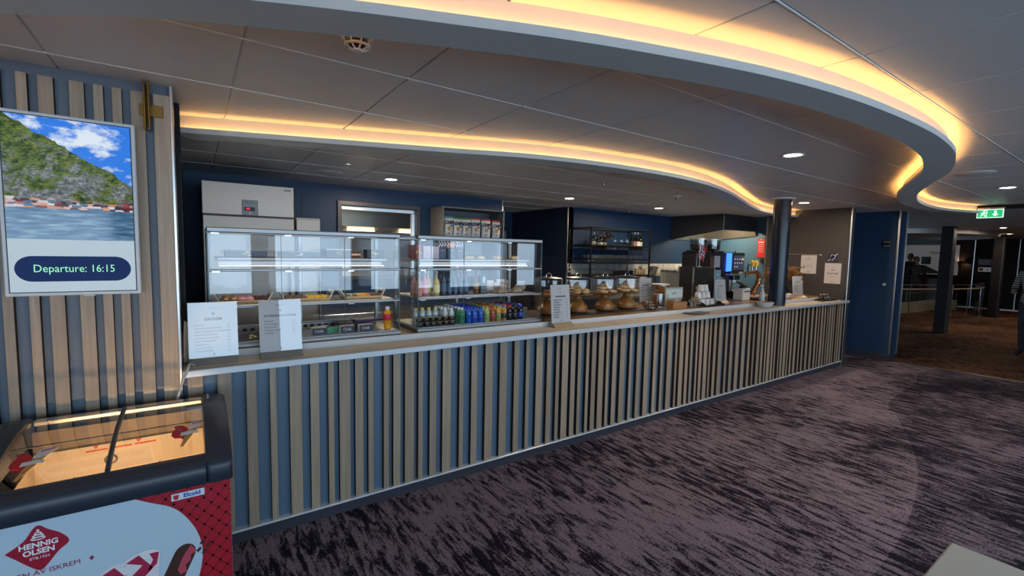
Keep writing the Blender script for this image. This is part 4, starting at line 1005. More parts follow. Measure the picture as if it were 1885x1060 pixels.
L1 = M('label_sage', (0.30,0.33,0.26), .6, noise=.4, nscale=40); L2 = M('label_grey', (0.2,0.2,0.22), .6, noise=.4, nscale=40); L3 = M('label_cream', (0.6,0.56,0.46), .6, noise=.3, nscale=40); L4 = M('label_tan', (0.32,0.25,0.16), .6, noise=.3, nscale=40); L5 = M('label_black', (0.03,0.02,0.02), .5); L6 = M('label_rose', (0.28,0.14,0.14), .6, noise=.3, nscale=40)
CG = M('foil_gold', (0.45,0.22,0.06), .3, .8); CS = M('foil_silver', (0.4,0.42,0.45), .3, .8); CK = M('foil_black', (0.02,0.02,0.02), .4)
Zs = .94+.785
for (x, h, lb, cp_, d) in ((5.47,.27,L1,CS,'sage label, leftmost on the rack top shelf'),(5.555,.235,L2,CK,'grey label, second on the rack top shelf'),(5.632,.245,L3,CG,'cream label and gold foil, third on the rack top shelf'),(5.72,.24,L4,CG,'tan label and gold foil, fourth on the rack top shelf'),(6.404,.31,L5,CK,'black label at the right of the rack top shelf'),(6.48,.315,L6,CS,'rose label and silver foil at the right of the rack'),(6.556,.315,L3,CS,'slanted cream label near the right rack post'),(6.632,.30,M('label_white', (0.6,0.55,0.52), .6, noise=.2, nscale=30),CK,'tall white label, rightmost on the rack')):
    bottle(x, 5.55, Zs, h, .036, 'dark bottle with ' + d, DKG, lb, cp_)
WG = MB().lathe([(0,0),(.033,0),(.033,.002),(.005,.005),(.004,.08),(.012,.09),(.036,.115),(.040,.145),(.034,.185),(.033,.185),(.038,.145),(.034,.117),(.010,.094),(0,.092)], 16).mesh('bowl', CLEARG)
for q, x in enumerate((5.95,6.03,6.11,6.19,6.260,6.322)):
    o = link('wine_glass', WG, None, (x, 5.55 + (.03 if q % 2 else -.02), Zs)); tag(o, 'stemmed wine glass, %s from the left on the rack top shelf' % ORD[q], 'wine glass', 'wine glasses on the rack')
TG = MB().lathe([(0,0),(.028,0),(.030,.004),(.036,.135),(.034,.135),(.028,.010),(0,.008)], 14).mesh('tumbler', CLEARG)
Zm = .94+.553; idx = 0
for r_, y in enumerate((5.47, 5.60)):
    for q in range(15):
        o = link('tumbler', TG, None, (5.33+q*.088, y, Zm)); tag(o, 'clear tumbler on the middle rack shelf, %s from the left in the %s row' % (ORD[q], ('front','rear')[r_]), 'glass', 'tumblers on the rack')
Zl = .94+.348
for q in range(6):
    o = link('tumbler', TG, None, (5.36+q*.09, 5.5, Zl)); tag(o, 'clear tumbler on the lowest rack shelf, %s from the left' % ORD[q], 'glass', 'tumblers on the lowest rack shelf'); o.scale = (1,1,.75)
CUPB = MB().lathe([(0,0),(.024,0),(.038,.05),(.041,.075),(.038,.075),(.034,.05),(0,.006)], 16).tube([(.036,0,.06),(.058,0,.058),(.056,0,.028),(.030,0,.022)], .005, 6)
cb_d = CUPB.mesh('cup', M('dark_cup', (0.045,0.045,0.05), .3)); cb_g = CUPB.mesh('cup', M('tan_mug', (0.52,0.38,0.22), .35))
for q in range(5):
    o = link('coffee_cup', cb_d, None, (5.96+q*.10, 5.5, Zl), (0,0,random.uniform(-2,-1))); tag(o, 'dark grey cup on the lowest rack shelf, %s from the left' % ORD[q], 'cup', 'dark cups on the rack')
for q in range(4):
    o = link('coffee_cup', cb_g, None, (6.44+q*.068, 5.45, Zl+.006), (0,0,-1.6)); o.scale = (.82,.82,1.2); tag(o, 'tan mug on the lowest rack shelf, %s from the left' % ORD[q], 'mug', 'tan mugs on the rack')
def dry_plant(loc, n, hgt, spr, colr, label, vase=None, droop=.3):
    t = thing('dried_plant', label, 'plant', loc)
    m1 = M('dry_stem_'+colr[0], colr[1], .8, noise=.3, nscale=30)
    b = MB()
    for q in range(n):
        a = random.uniform(0, 6.28); s_ = random.uniform(.2, 1)*spr; hh_ = hgt*random.uniform(.65, 1)
        p = [(0,0,.0),(math.cos(a)*s_*.25, math.sin(a)*s_*.25, hh_*.5),(math.cos(a)*s_*.7, math.sin(a)*s_*.7, hh_*.9),(math.cos(a)*s_*1.1, math.sin(a)*s_*1.1, hh_*(1-droop*random.random()))]
        b.tube(smooth_path(p, 2), .003, 4)
        e = p[-1]; e2 = p[-2]
        for k_ in range(5):
            u = k_/4; c = [e2[d]+(e[d]-e2[d])*u for d in range(3)]
            b.ell((c[0]+random.uniform(-.008,.008), c[1]+random.uniform(-.008,.008), c[2]+random.uniform(-.008,.008)), (.011,.011,.020), seg=6, rings=4)
    o = b.obj('dry_stems', m1, t); o['kind'] = 'stuff'
    if vase: MB().lathe(vase[0], 16).obj('vase', vase[1], t)
dry_plant((5.825,5.66,Zs), 16, .34, .16, ('dark', (0.05,0.045,0.04)), 'dusky dried twigs in a vase on the rack top shelf', ([(0,0),(.03,0),(.035,.06),(.02,.11),(.022,.13),(.018,.13),(.016,.11),(0,.02)], DKG))

# ---- extractor canopy over the coffee corner
t = thing('bar_canopy', 'dark box canopy with steel underside over the coffee corner', 'hood', (7.955, 4.77, 0))
CH = M('canopy_dark', (0.035,0.036,0.040), .5)
h = MB(); h.add([(0,0,2.135),(1.1,0,2.135),(1.16,0,2.05),(1.16,0,2.418),(0,0,2.418),(0,1.12,1.97),(1.16,1.12,1.97),(1.16,1.12,2.418),(0,1.12,2.418)],
                [(0,1,2,3,4),(0,4,8,5),(4,3,7,8),(5,6,7,8),(2,6,7,3)]); h.obj('casing', CH, t)
h2 = MB(); h2.add([(.03,.0,2.13),(1.1,.0,2.13),(1.14,.0,2.05),(1.14,1.1,1.965),(.03,1.1,1.965),(.12,.16,2.31),(1.05,.16,2.31),(1.05,1.0,2.31),(.12,1.0,2.31)],
                  [(0,1,6,5),(1,2,6),(2,3,7,6),(3,4,8,7),(4,0,5,8),(5,6,7,8)]); h2.obj('steel_underside', M('canopy_steel', (0.55,0.50,0.40), .3, .9), t)
MB().box(-.004, .006, -.006, .004, 2.135, 2.418, b=.001).obj('corner_trim', STEEL, t)
MB().box(.25, .95, .30, .40, 2.275, 2.290, b=.003).obj('strip_lamp', EMIT('canopy_lamp', (1.0,0.82,0.56), 95.0), t)
MB().cyl(.008, 2.285, 2.312, (.4,.35,0), 8).cyl(.008, 2.285, 2.312, (.8,.35,0), 8).obj('lamp_hanger', STEEL, t)
# fire blanket
t = thing('fire_blanket', 'red fire blanket pouch hanging on the wall by the column', 'fire blanket', (9.12, 4.655, 1.64))
FBR = M('blanket_red', (0.55,0.02,0.015), .45)
MB().prism([(-.075,.35),(.07,.36),(.062,.10),(.085,.02),(.08,.0),(-.08,.005),(-.072,.12)], -.03, -.004, plane='YZ').obj('pouch', FBR, t)
for q in range(5): MB().box(-.0315, -.03, -.045, .045, .10+q*.035, .112+q*.035).obj('text_line', M('blanket_print', (0.65,0.25,0.22), .5), t)
MB().box(-.034,-.03,-.05,.05,.28,.30).obj('title_line', WHITE_P, t)
MB().cyl(.012, -.04, 0, (0,.0,.345), 10, ax='X').obj('hook', M('hook_yellow', (0.6,0.5,0.2), .4), t)
t = thing('wall_box', 'small black box on the wall below the fire blanket', 'box', (9.12, 4.60, 1.53))
MB().box(-.05, 0, -.05, .05, 0, .10, b=.006).obj('case', BLACK, t); MB().box(-.053,-.05,-.03,.03,.03,.07).obj('cover', BLACKM, t)

# ---- machines on the back bar
t = thing('espresso_grinder', 'chrome coffee grinder on the back bar', 'grinder', (7.02, 5.55, .94))
MB().box(-.08, .08, -.12, .12, 0, .34, b=.015).obj('body', CHROME, t); MB().lathe([(.05,.34),(.09,.48),(.09,.49),(0,.50)], 16).obj('hopper', GLASS('smoked_glass', tint=(.5,.5,.5)), t)
MB().tube([(0,-.12,.2),(0,-.2,.18)], .012, 8).obj('spout', BLACK, t)
t = thing('blender_jug', 'clear blender with steel base on the back bar', 'blender', (7.30, 5.5, .94))
MB().lathe([(0,0),(.085,0),(.08,.1),(.06,.18),(0,.18)], 16).obj('base', CHROME, t); MB().lathe([(.055,.18),(.08,.38),(.083,.40),(.079,.40),(.05,.19)], 16).obj('jug', CLEARG, t); MB().lathe([(0,.40),(.08,.40),(.07,.43),(0,.43)], 16).obj('lid', BLACK, t)
t = thing('espresso_machine', 'low steel espresso machine on the back bar', 'coffee machine', (7.75, 5.5, .94))
MB().box(-.28, .28, -.2, .25, .05, .40, b=.02).obj('body', STEEL, t); MB().box(-.28, .28, -.28, -.2, .05, .10, b=.01).obj('drip_tray', CHROME, t); MB().box(-.25, .25, -.3, .2, .36, .42, b=.01).obj('cup_rail', CHROME, t)
for q in (-.13,.13): MB().cyl(.035, .25, .30, (q,-.25,0), 14).tube([(q,-.25,.26),(q,-.40,.25)], .012, 8).obj('group_head', CHROME, t)
for q in range(4): MB().cyl(.02, 0, .05, (-.22+.44*(q%2), -.15+.3*(q//2), 0), 10).obj('foot', BLACK, t)
for (x, d) in ((5.232,'beside the steel corner trim'),(7.06,'right of the bottle rack'),(7.38,'above the back bar machines')):
    t = thing('wall_socket', 'white wall socket on the tiles ' + d, 'socket', (x, BW-.012, 1.37))
    MB().box(-.02 if x < 5.3 else -.045, .06 if x < 5.3 else .045, -.012, -.0005, -.05, .05, b=.003).obj('plate', M('socket_grey', (0.42,0.41,0.40), .4), t); MB().lathe([(0,-.002),(.02,-.002),(.02,0),(0,0)], 16, (.01,-.012,0), ax='Y').obj('outlet', BLACK, t)
# ================================================================ DISPLAY CABINETS
JOINT = M('pane_joint_grey', (0.10,0.12,0.12), .4)
REARG = GLASS('rear_glass', tint=(.92,.95,.97), f0=0.01)
ALU = M('cabinet_alu', (0.30,0.30,0.30), .38, .8, stretch=(1,40,40), nscale=4, noise=.06)
LEDW = EMIT('cabinet_led', (1.0,0.95,0.88), 7.0)
GEDGE = M('glass_edge_green', (0.05,0.12,0.10), .2)
CY0, CY1, CZ0, CZ1 = 3.13, 3.63, 1.05, 1.757
TIERS = [(1.075,1.283),(1.300,1.502),(1.518,1.722)]
def cabinet(x0, x1, label):
    t = thing('display_cabinet', label, 'display cabinet', (x0, CY0, CZ0)); off = (-x0, -CY0, -CZ0)
    def P(mb, nm, m, par=None): return mb.obj(nm, m, t, off)
    P(MB().box(x0-.006, x1+.006, CY0-.008, CY1+.004, CZ0, CZ0+.024, b=.004), 'base_frame', ALU)
    P(MB().box(x0-.002, x1+.002, CY0-.004, CY0+.05, 1.728, CZ1, b=.005), 'top_rail', ALU)
    P(MB().box(x0, x1, CY1-.05, CY1, 1.728, CZ1, b=.005), 'top_rail', ALU)
    P(MB().box(x0, x1, CY0+.05, CY1-.05, 1.745, 1.753), 'roof_pane', PANE)
    for (x, y) in ((x0+.012, CY1-.02), (x1-.012, CY1-.02), ((x0+x1)/2, CY1-.02)):
        P(MB().box(x-.012, x+.012, y-.012, y+.012, CZ0+.024, 1.728, b=.003), 'post', ALU)
    for x in (x0+.0035, x1-.0035):
        P(MB().box(x-.0032, x+.0032, CY0-.001, CY0+.004, CZ0+.024, 1.728), 'glass_corner', GEDGE)
    for z in (1.285, 1.503):
        P(MB().box(x0, x1, CY0-.002, CY0+.012, z, z+.014, b=.003), 'cross_rail', ALU)
        P(MB().box(x0, x1, CY0+.012, CY0+.05, z+.003, z+.007), 'glass_lip', PANE)
        for x in (x0+.005, x1-.005): P(MB().box(x-.003, x+.003, CY0, CY1, z+.002, z+.010), 'side_rail', ALU)
    w = (x1-x0)/3
    for z0, z1 in TIERS:
        for q in range(3):
            P(MB().box(x0+q*w+.0012, x0+(q+1)*w-.0012, CY0+.001, CY0+.005, z0, z1), 'glass_pane', PANE)
            P(MB().box(x0+q*w+.02, x0+q*w+.06, CY0-.004, CY0+.008, z1-.004, z1+.004, b=.001), 'hinge', CHROME)
        for q in (1, 2): P(MB().box(x0+q*w-.0011, x0+q*w+.0011, CY0, CY0+.005, z0, z1), 'pane_joint', JOINT)
        for x in (x0+.003, x1-.003): P(MB().box(x-.002, x+.002, CY0+.006, CY1-.03, z0, z1), 'side_pane', PANE)
        P(MB().box(x0+.03, x1-.03, CY1-.014, CY1-.010, z0, z1), 'rear_sliding_pane', REARG)
    SHM = M('shelf_steel', (0.40,0.40,0.40), .4, .5, noise=.04)
    P(MB().box(x0+.05, x1-.06, CY0+.09, CY1-.05, 1.566, 1.582, b=.004), 'shelf', SHM)
    P(MB().box(x0+.05, x1-.10, CY0+.085, CY0+.10, 1.536, 1.562, b=.003), 'shelf_front', SHM)
    P(MB().box(x0+.02, x1-.02, CY0+.05, CY1-.05, 1.288, 1.300, b=.004), 'shelf', SHM)
    P(MB().box(x0+.012, x1-.012, CY0+.012, CY1-.04, 1.0745, 1.078), 'floor_tray', SHM)
    for nm, (y, z) in (('lamp_bar', (CY0+.058, 1.742)), ('lamp_bar', (CY0+.020, 1.508)), ('lamp_bar', (CY0+.11, 1.5345)), ('lamp_bar', (CY0+.020, 1.290))):
        P(MB().box(x0+.06, x1-.08, y-.005, y+.005, z-.004, z, b=.001), nm, LEDW)
    return t
A0, A1 = .065, 1.20; B0, B1 = 1.335, 2.475
cabinet(A0, A1, 'glass display cabinet with pastry trays, left of the two on the counter')
cabinet(B0, B1, 'glass display cabinet with bottled drinks, right of the two on the counter')

GOLD = M('gold_print', (0.65,0.55,0.12), .4); CHB = M('choc_box_dark', (0.025,0.024,0.045), .3, noise=.1); CHP = M('choc_box_plum', (0.05,0.022,0.045), .3, noise=.15)
def gift_box(x, y, z, w, d, h, label, m, mark=None, name='chocolate_box', cat='box', rz=0, lid=None, group=None):
    t = thing(name, label, cat, (x, y, z), rz, group)
    MB().box(-w/2, w/2, -d/2, d/2, 0, h, b=.002).obj('carton', m, t)
    if lid: MB().box(-w/2-.001, w/2+.001, -d/2-.001, d/2+.001, h*.86, h+.001, b=.001).obj('lid', lid, t)
    if mark:
        if isinstance(mark, str): text(mark, h*.34, PAPER, t, (0, -d/2-.001, h*.48), ext=.0003, bold=.0004)
        else:
            b = MB()
            for q in range(5): b.ell((random.uniform(-.02,.02), -d/2-.0006, h*.5+random.uniform(-.012,.012)), (.010,.0008,.005), seg=8, rings=4)
            b.obj('gold_motif', mark, t)
    return t
Yu, Zu = 3.36, 1.583
gift_box(.275, Yu, Zu, .23, .10, .040, 'low navy chocolate box with gold motif, leftmost on the upper shelf', CHB, GOLD, lid=M('lid_blue', (0.10,0.12,0.2), .3))
gift_box(.585, Yu, Zu, .25, .10, .042, 'long navy chocolate box with white print on the upper shelf', CHB, M('silver_motif', (0.5,0.52,0.56), .4), lid=M('lid_pale', (0.32,0.36,0.42), .3))
gift_box(.835, Yu+.01, Zu, .17, .09, .062, 'tapered slate gift box with pale lid on the upper shelf', M('slate_box', (0.05,0.06,0.09), .4), M('dull_motif', (0.3,0.25,0.15), .4), lid=M('lid_cream', (0.55,0.55,0.52), .3))
gift_box(1.085, Yu, Zu, .12, .09, .062, 'square navy box with yellow motif, rightmost on the upper shelf', M('navy_box', (0.02,0.02,0.05), .35), M('yellow_motif', (0.7,0.6,0.05), .4))
o = MB().lathe([(0,-.035),(.02,-.033),(.022,-.01),(.021,.01),(.022,.033),(0,.035)], 14, (.955,Yu,Zu+.0225), ax='X').obj('wrapped_roll', M('foil_copper', (0.55,0.33,0.22), .25, .8)); tag(o, 'copper foil-wrapped roll on the upper shelf of the pastry cabinet', 'roll')
# pastry trays
TRW = WOOD('tray_wood', '#b08a58', '#d2ad78', 'X', 1.0)
def pastry(kind, x, y, z, label, s=1.0):
    if kind == 'bun':
        m = [M('bun_brown', (0.38,0.17,0.05), .4, noise=.3, nscale=30), M('cream_white', (0.75,0.66,0.5), .5)]
        b = MB().ell((0,0,.014), (.026,.020,.015), 0, 14, 8).ell((0,-.004,.022), (.014,.021,.006), 1, 10, 6).ell((0,0,.029), (.020,.015,.008), 0, 12, 6)
        nm, cat = 'cream_bun', 'bun'
    elif kind == 'pink':
        m = [M('pink_icing', (0.72,0.30,0.33), .35, noise=.1), M('bun_tan', (0.5,0.3,0.12), .5)]
        b = MB().lathe([(0,0),(.022,0),(.026,.010),(.022,.014)], 14, mi=1).lathe([(.026,.008),(.028,.016),(.022,.027),(.008,.034),(0,.035)], 14, mi=0); nm, cat = 'pink_cake', 'cake'
    elif kind == 'choc':
        m = [M('brownie', (0.06,0.02,0.014), .6, noise=.5, nscale=60, bump=.8), M('crumb', (0.14,0.05,0.03), .6)]
        b = MB().box(-.023,.023,-.02,.02,0,.026,0,.004)
        for q in range(8): b.ell((random.uniform(-.018,.018), random.uniform(-.015,.015), .027), (.005,.005,.004), 1, 6, 4)
        nm, cat = 'brownie', 'cake'
    elif kind == 'donut' or kind == 'yellow' or kind == 'orange' or kind == 'green':
        c = {'donut': (0.16,0.09,0.06), 'yellow': (0.85,0.48,0.02), 'orange': (0.80,0.33,0.03), 'green': (0.10,0.16,0.10)}[kind]
        m = [M('glaze_'+kind, c, .3, noise=.35, nscale=50), M('sprinkle_'+kind, tuple(min(1, v*2.2+.06) for v in c), .5)]
        b = MB(); b.tube([(.016*math.cos(a), .016*math.sin(a), .012) for a in [i*math.pi/7 for i in range(14)]], .0115, 8, 0, True)
        for q in range(7):
            a = random.uniform(0, 6.28); b.ell((.016*math.cos(a), .016*math.sin(a), .023), (.003,.003,.002), 1, 6, 4)
        nm, cat = 'doughnut', 'doughnut'
    else:
        m = [M('pastry_gold', (0.62,0.36,0.12), .5, noise=.3, nscale=25), M('pastry_cream', (0.78,0.62,0.38), .5)]
        b = MB().box(-.036,.036,-.028,.028,0,.022,1,.006)
        for q in range(6): b.ell((random.uniform(-.025,.025), random.uniform(-.02,.02), .024), (.014,.011,.008), 0, 8, 5)
        nm, cat = 'custard_slice', 'pastry'
    o = b.obj(nm, m, None, (x, y, z), (0,0,random.uniform(0,.5))); o.scale = (s,s,s); return tag(o, label, cat)
def wtray(x0, x1, label, y=3.30):
    cx = (x0+x1)/2; w = (x1-x0)/2; t = thing('pastry_tray', label, 'tray', (cx, y, 1.3005))
    MB().box(-w, w, -.075, .075, 0, .008, b=.002).obj('base', TRW, t)
    for sy in (-.075, .067): MB().box(-w, w, sy, sy+.008, .008, .020, b=.002).obj('side_rail', TRW, t)
    CARDM = M('card_cream', (0.70,0.66,0.56), .5)
    for sgn in (-1, 1):
        b = MB(); x = sgn*w
        b.add([(x,-.07,.010),(x,.07,.010),(x+sgn*.03,.07,.065),(x+sgn*.03,-.07,.065),(x+sgn*.003,-.07,.010),(x+sgn*.003,.07,.010),(x+sgn*.033,.07,.065),(x+sgn*.033,-.07,.065)], [(0,1,2,3),(4,5,6,7),(0,1,5,4),(2,3,7,6),(1,2,6,5),(0,3,7,4)])
        b.obj('end_card', CARDM, t)
        b2 = MB(); xx = lambda u, o_: x+sgn*.03*u - o_; e = .001 if sgn > 0 else -.001
        b2.add([(xx(.35,e),-.045,.010+.055*.35),(xx(.35,e),.045,.010+.055*.35),(xx(.7,e),.045,.010+.055*.7),(xx(.7,e),-.045,.010+.055*.7)], [(0,1,2,3)]); b2.obj('card_slot', M('slot_dark', (0.12,0.11,0.10), .5), t)
wtray(.125, .375, 'wooden tray of buns, pink cakes and brownies, leftmost of three')
wtray(.48, .745, 'wooden tray of glazed and yellow doughnuts, middle of three')
wtray(.855, 1.10, 'wooden tray of green and orange doughnuts, rightmost of three')
Zt = 1.3088
cnt = {}
def addrow(xs, kinds, tray, names):
    for x, kd in zip(xs, kinds):
        for r_, y in enumerate((3.27, 3.33)):
            key = (tray, kd, r_); cnt[key] = cnt.get(key, 0)+1
            pastry(kd, x, y, Zt, '%s, %s from the left in the %s row of the %s tray' % (names[kd], ORD[cnt[key]-1], ('front','rear')[r_], tray))
NM = {'bun':'cream-filled brown bun','pink':'pink iced round cake','choc':'dark crumbly brownie','donut':'brown glazed doughnut','yellow':'bright yellow doughnut','green':'dark green glazed doughnut','orange':'orange glazed doughnut'}
addrow((.155,.195), ('bun','bun'), 'leftmost', NM); addrow((.24,.283), ('pink','pink'), 'leftmost', NM); addrow((.325,.362-.004), ('choc','choc'), 'leftmost', NM)
addrow((.505,.548,.59), ('donut',)*3, 'middle', NM); addrow((.632,.672,.714), ('yellow',)*3, 'middle', NM)
addrow((.882,.924), ('green',)*2, 'rightmost', NM); addrow((.966,1.006), ('orange',)*2, 'rightmost', NM); addrow((1.046,1.082), ('donut',)*2, 'rightmost', NM)
# bottom tier of the pastry cabinet
BB = M('black_carton', (0.018,0.02,0.028), .35); CRM = M('cream_carton', (0.60,0.55,0.45), .5)
def swirlbox(x, y, label, z=1.0785, rz=0): 
    t = gift_box(x, y, z, .095, .035, .052, label, CRM, None, 'tea_box', 'box', rz)
    MB().box(-.045, .0475, -.0185, -.0175, .002, .050).obj('black_front', BB, t)
    text('Chilk', .026, PAPER, t, (0,-.0188,.026), ext=.0003, bold=.0003)
swirlbox(.665, 3.185, 'black-fronted cream box with white script, left in the bottom tier')
swirlbox(.69, 3.24, 'black-fronted cream box behind the left one in the bottom tier')
swirlbox(.845, 3.185, 'black-fronted cream box with white script, middle of the bottom tier')
swirlbox(.970, 3.185, 'black-fronted cream box with white script, right in the bottom tier')
gift_box(.93, 3.30, 1.0785, .22, .12, .055, 'plum chocolate box behind the script boxes', CHP)
gift_box(1.03, 3.33, 1.134, .2, .12, .014, 'flat violet chocolate box lying on top of the plum box', M('violet_box', (0.06,0.03,0.10), .15, noise=.2))
gift_box(.47, 3.215, 1.0785, .16, .05, .05, 'brown chocolate box with a gold praline print', M('brown_box', (0.06,0.025,0.02), .4), GOLD)
gift_box(.28, 3.215, 1.0785, .17, .05, .05, 'brown chocolate box hidden behind the left menu sign', M('brown_box', (0.06,0.025,0.02), .4), GOLD)
o = MB().box(-.05, .05, -.006, .006, 0, .045, b=.003).obj('mint_packet', M('mint_pack', (0.10,0.30,0.18), .4, noise=.4, nscale=30), None, (.76,3.21,1.0785), (0,0,.6)); tag(o, 'mint green packet leaning between the script boxes', 'packet')
gr = thing('air_grille', 'slotted steel air grille at the rear of the pastry cabinet floor', 'grille', (.63, 3.47, 1.0785))
MB().box(-.5, .3, -.02, .04, 0, .05, b=.004).obj('housing', STEEL, gr)
for q in range(16): MB().box(-.47+q*.046, -.445+q*.046, -.022, -.0195, .015, .035).obj('slot', BLACK, gr)
# soda bottle at the right
def soda(x, y, z, h, r, label, liquid, wrap, cap, band=None, group=None, split=.55, name='drink_bottle'):
    t = thing(name, label, 'bottle', (x, y, z), 0, group)
    MB().lathe([(0,0),(r*.8,0),(r,.008),(r*.97,h*.18),(r*.90,h*.34),(r,h*.46),(r,h*.66),(r*.8,h*.78),(r*.40,h*.87),(r*.36,h*.93),(0,h*.93)], 14).obj('bottle_body', liquid, t)
    if wrap: MB().lathe([(r*.985,h*.40 if split > .5 else h*.14),(r*1.03,h*.42 if split > .5 else h*.16),(r*1.03,h*.66 if split > .5 else h*.46),(r*.99,h*.68 if split > .5 else h*.48)], 14).obj('label_wrap', wrap, t)
    MB().lathe([(r*.40,h*.86),(r*.55,h*.865),(r*.55,h),(0,h)], 12).obj('cap', cap, t)
    return t
ORL = M('orange_soda', (0.70,0.30,0.01), .12, emit=(0.5,0.2,0.0), es=.05); 
soda(1.135, 3.20, 1.0785, .165, .027, 'orange soda bottle with red and violet label in the pastry cabinet', ORL, M('soda_red', (0.55,0.02,0.05), .4, noise=.5, nscale=25), WHITE_P)

# ---- drinks cabinet: upper shelf
RB = M('red_carton', (0.45,0.012,0.015), .3, noise=.3, nscale=20); LB = M('lilac_carton', (0.55,0.44,0.50), .4, noise=.25, nscale=60)
for q in range(3): gift_box(1.405, 3.30+q*.055, Zu, .04, .05, .105, 'red and gold carton at the left end of the upper shelf, %s from the glass' % ORD[q], RB, GOLD if q == 0 else None, 'sweet_carton', 'carton')
gift_box(1.468, 3.29, Zu, .062, .05, .098, 'lilac patterned carton beside the red cartons', LB, None, 'sweet_carton', 'carton'); gift_box(1.537, 3.29, Zu, .062, .05, .096, 'lilac patterned carton next to the gift bags', LB, None, 'sweet_carton', 'carton')
NB = M('gift_navy', (0.025,0.06,0.11), .4, noise=.25, nscale=30)
for q, (x, w, sc_, d) in enumerate(((1.598,.066,(0.10,0.06,0.14),'navy gift bag with violet top and white ribbon, left of three'),(1.674,.072,(0.65,0.22,0.10),'navy gift bag with orange top and white ribbon, middle of three'),(1.749,.062,(0.18,0.05,0.20),'navy gift bag with purple top and white ribbon, right of three'))):
    t = thing('gift_bag', d, 'gift bag', (x, 3.29, Zu))
    MB().box(-w/2, w/2, -.025, .025, 0, .085, b=.003).obj('pouch', NB, t)
    MB().prism([(-w/2+.004,.085),(w/2-.004,.085),(w/2-.012,.118),(w/2-.004,.128),(-w/2+.004,.128),(-w/2+.012,.118)], -.008, .008, plane='XZ').obj('gathered_top', M('top_%d' % q, sc_, .4), t)
    b = MB()
    for sx in (-.36, .0, .36): b.tube([(sx*w,-.012,.095),(sx*w+.008,-.014,.118),(sx*w-.004,-.012,.138)], .003, 5).tube([(sx*w,-.012,.095),(sx*w-.010,-.014,.115)], .003, 5)
    b.obj('ribbon', M('ribbon_white', (0.85,0.83,0.8), .3), t)
    text('Lakris', .016, PAPER, t, (0,-.0258,.068), ext=.0002); b = MB().tube([(.013*math.cos(a), -.0258, .035+.013*math.sin(a)) for a in [i*math.pi/8 for i in range(16)]], .0015, 5, 0, True); b.obj('round_motif', M('motif_rose', (0.4,0.25,0.32), .4), t)
for q, x in enumerate((1.83,1.885,1.95)): pastry('slice', x, 3.29 + (.06 if q == 1 else 0), Zu, 'golden custard slice on the upper shelf, %s from the gift bags' % ORD[q])
pastry('slice', 2.12, 3.29, Zu, 'golden custard slice standing alone before the pane joint'); pastry('slice', 2.285, 3.29, Zu, 'golden custard slice farthest right on the upper shelf')
# middle shelf
Zm2 = 1.3005
PNK = M('pink_lemonade', (0.55,0.16,0.30), .12); YLW = M('yellow_lemonade', (0.50,0.42,0.16), .12); RSE = M('rose_drink', (0.42,0.19,0.12), .1)
LP = M('label_pink', (0.72,0.42,0.5), .5); LY = M('label_lime', (0.62,0.62,0.30), .5); LR = M('label_salmon', (0.50,0.25,0.20), .5)
for (x, y, m_, l_, d) in ((1.38,3.22,RSE,LR,'rose lemonade bottle at the front left corner'),(1.375,3.30,RSE,LR,'rose lemonade bottle behind the front left one'),(1.452,3.27,PNK,LP,'pink lemonade bottle with oval label'),(1.505,3.33,YLW,LY,'pale lemonade bottle between the pink and lime ones'),(1.548,3.27,YLW,LY,'yellow lemonade bottle with lime oval label')):
    bottle(x, y, Zm2, .185, .026, d + ' on the middle shelf', m_, l_, CS, neck=.38, lab_r=(.12,.45))
NVG = M('navy_bottle', (0.022,0.05,0.10), .15, noise=.3, nscale=40); LNV = M('label_navy', (0.05,0.09,0.16), .5, noise=.5, nscale=50)
for q in range(9):
    bottle(1.61+(q % 5)*.05, 3.27+.06*(q//5), Zm2, .185, .023, 'dark navy bottle on the middle shelf, %s in the %s row' % (ORD[q % 5], ('front','rear')[q//5]), NVG, LNV, CK, neck=.36, group='navy bottles on the middle shelf', lab_r=(.15,.5))
bottle(1.90, 3.26, Zm2, .19, .022, 'brown-glass bottle right of the navy bottles', M('brown_glass', (0.10,0.04,0.015), .12), M('label_bronze', (0.25,0.14,0.06), .4), CK, neck=.4)
t = gift_box(1.965, 3.27, Zm2, .06, .05, .155, 'tall dark teal drink carton on the middle shelf', M('teal_carton', (0.02,0.05,0.07), .35, noise=.2), None, 'drink_carton', 'carton')
MB().prism([(-.008,.09),(.008,.09),(.012,.13),(.0,.145),(-.012,.13)], -.0262, -.0252, plane='XZ').obj('bottle_print', M('pale_print', (0.4,0.5,0.5), .4), t); text('GLOD', .018, PAPER, t, (0,-.0258,.05), ext=.0002)
def bread_bag(x, y, s, label, m):
    b = MB(); rnd = random.Random(int(x*1000))
    b.ell((0,0,.05*s), (.075*s,.05*s,.05*s), 0, 14, 9)
    for i in range(len(b.v)):
        v = b.v[i]; k = 1+rnd.uniform(-.16,.16); b.v[i] = (v[0]*k, v[1]*k, max(0, v[2]*k))
    for q in range(2): b.add([(-.02*s+q*.05*s,0,.09*s),(.02*s+q*.05*s,.01,.09*s),(.03*s+q*.05*s,0,.125*s),(-.03*s+q*.04*s,.012,.13*s)], [(0,1,2,3)])
    o = b.obj('paper_bag', m, None, (x, y, Zm2), ang=20); tag(o, label, 'paper bag')
WBG = M('white_bag', (0.58,0.52,0.50), .35, noise=.25, nscale=12); GBG = M('clear_bag', (0.30,0.27,0.24), .2, noise=.5, nscale=18)
bread_bag(2.06, 3.34, .8, 'crumpled white paper bag, left of the two pale ones on the middle shelf', WBG); bread_bag(2.19, 3.36, .85, 'crumpled white paper bag, right of the two pale ones on the middle shelf', WBG)
bread_bag(2.30, 3.45, .72, 'crinkled dark clear bag at the right of the middle shelf', GBG); bread_bag(2.40, 3.34, .72, 'crinkled dark clear bag in the right rear corner', GBG)
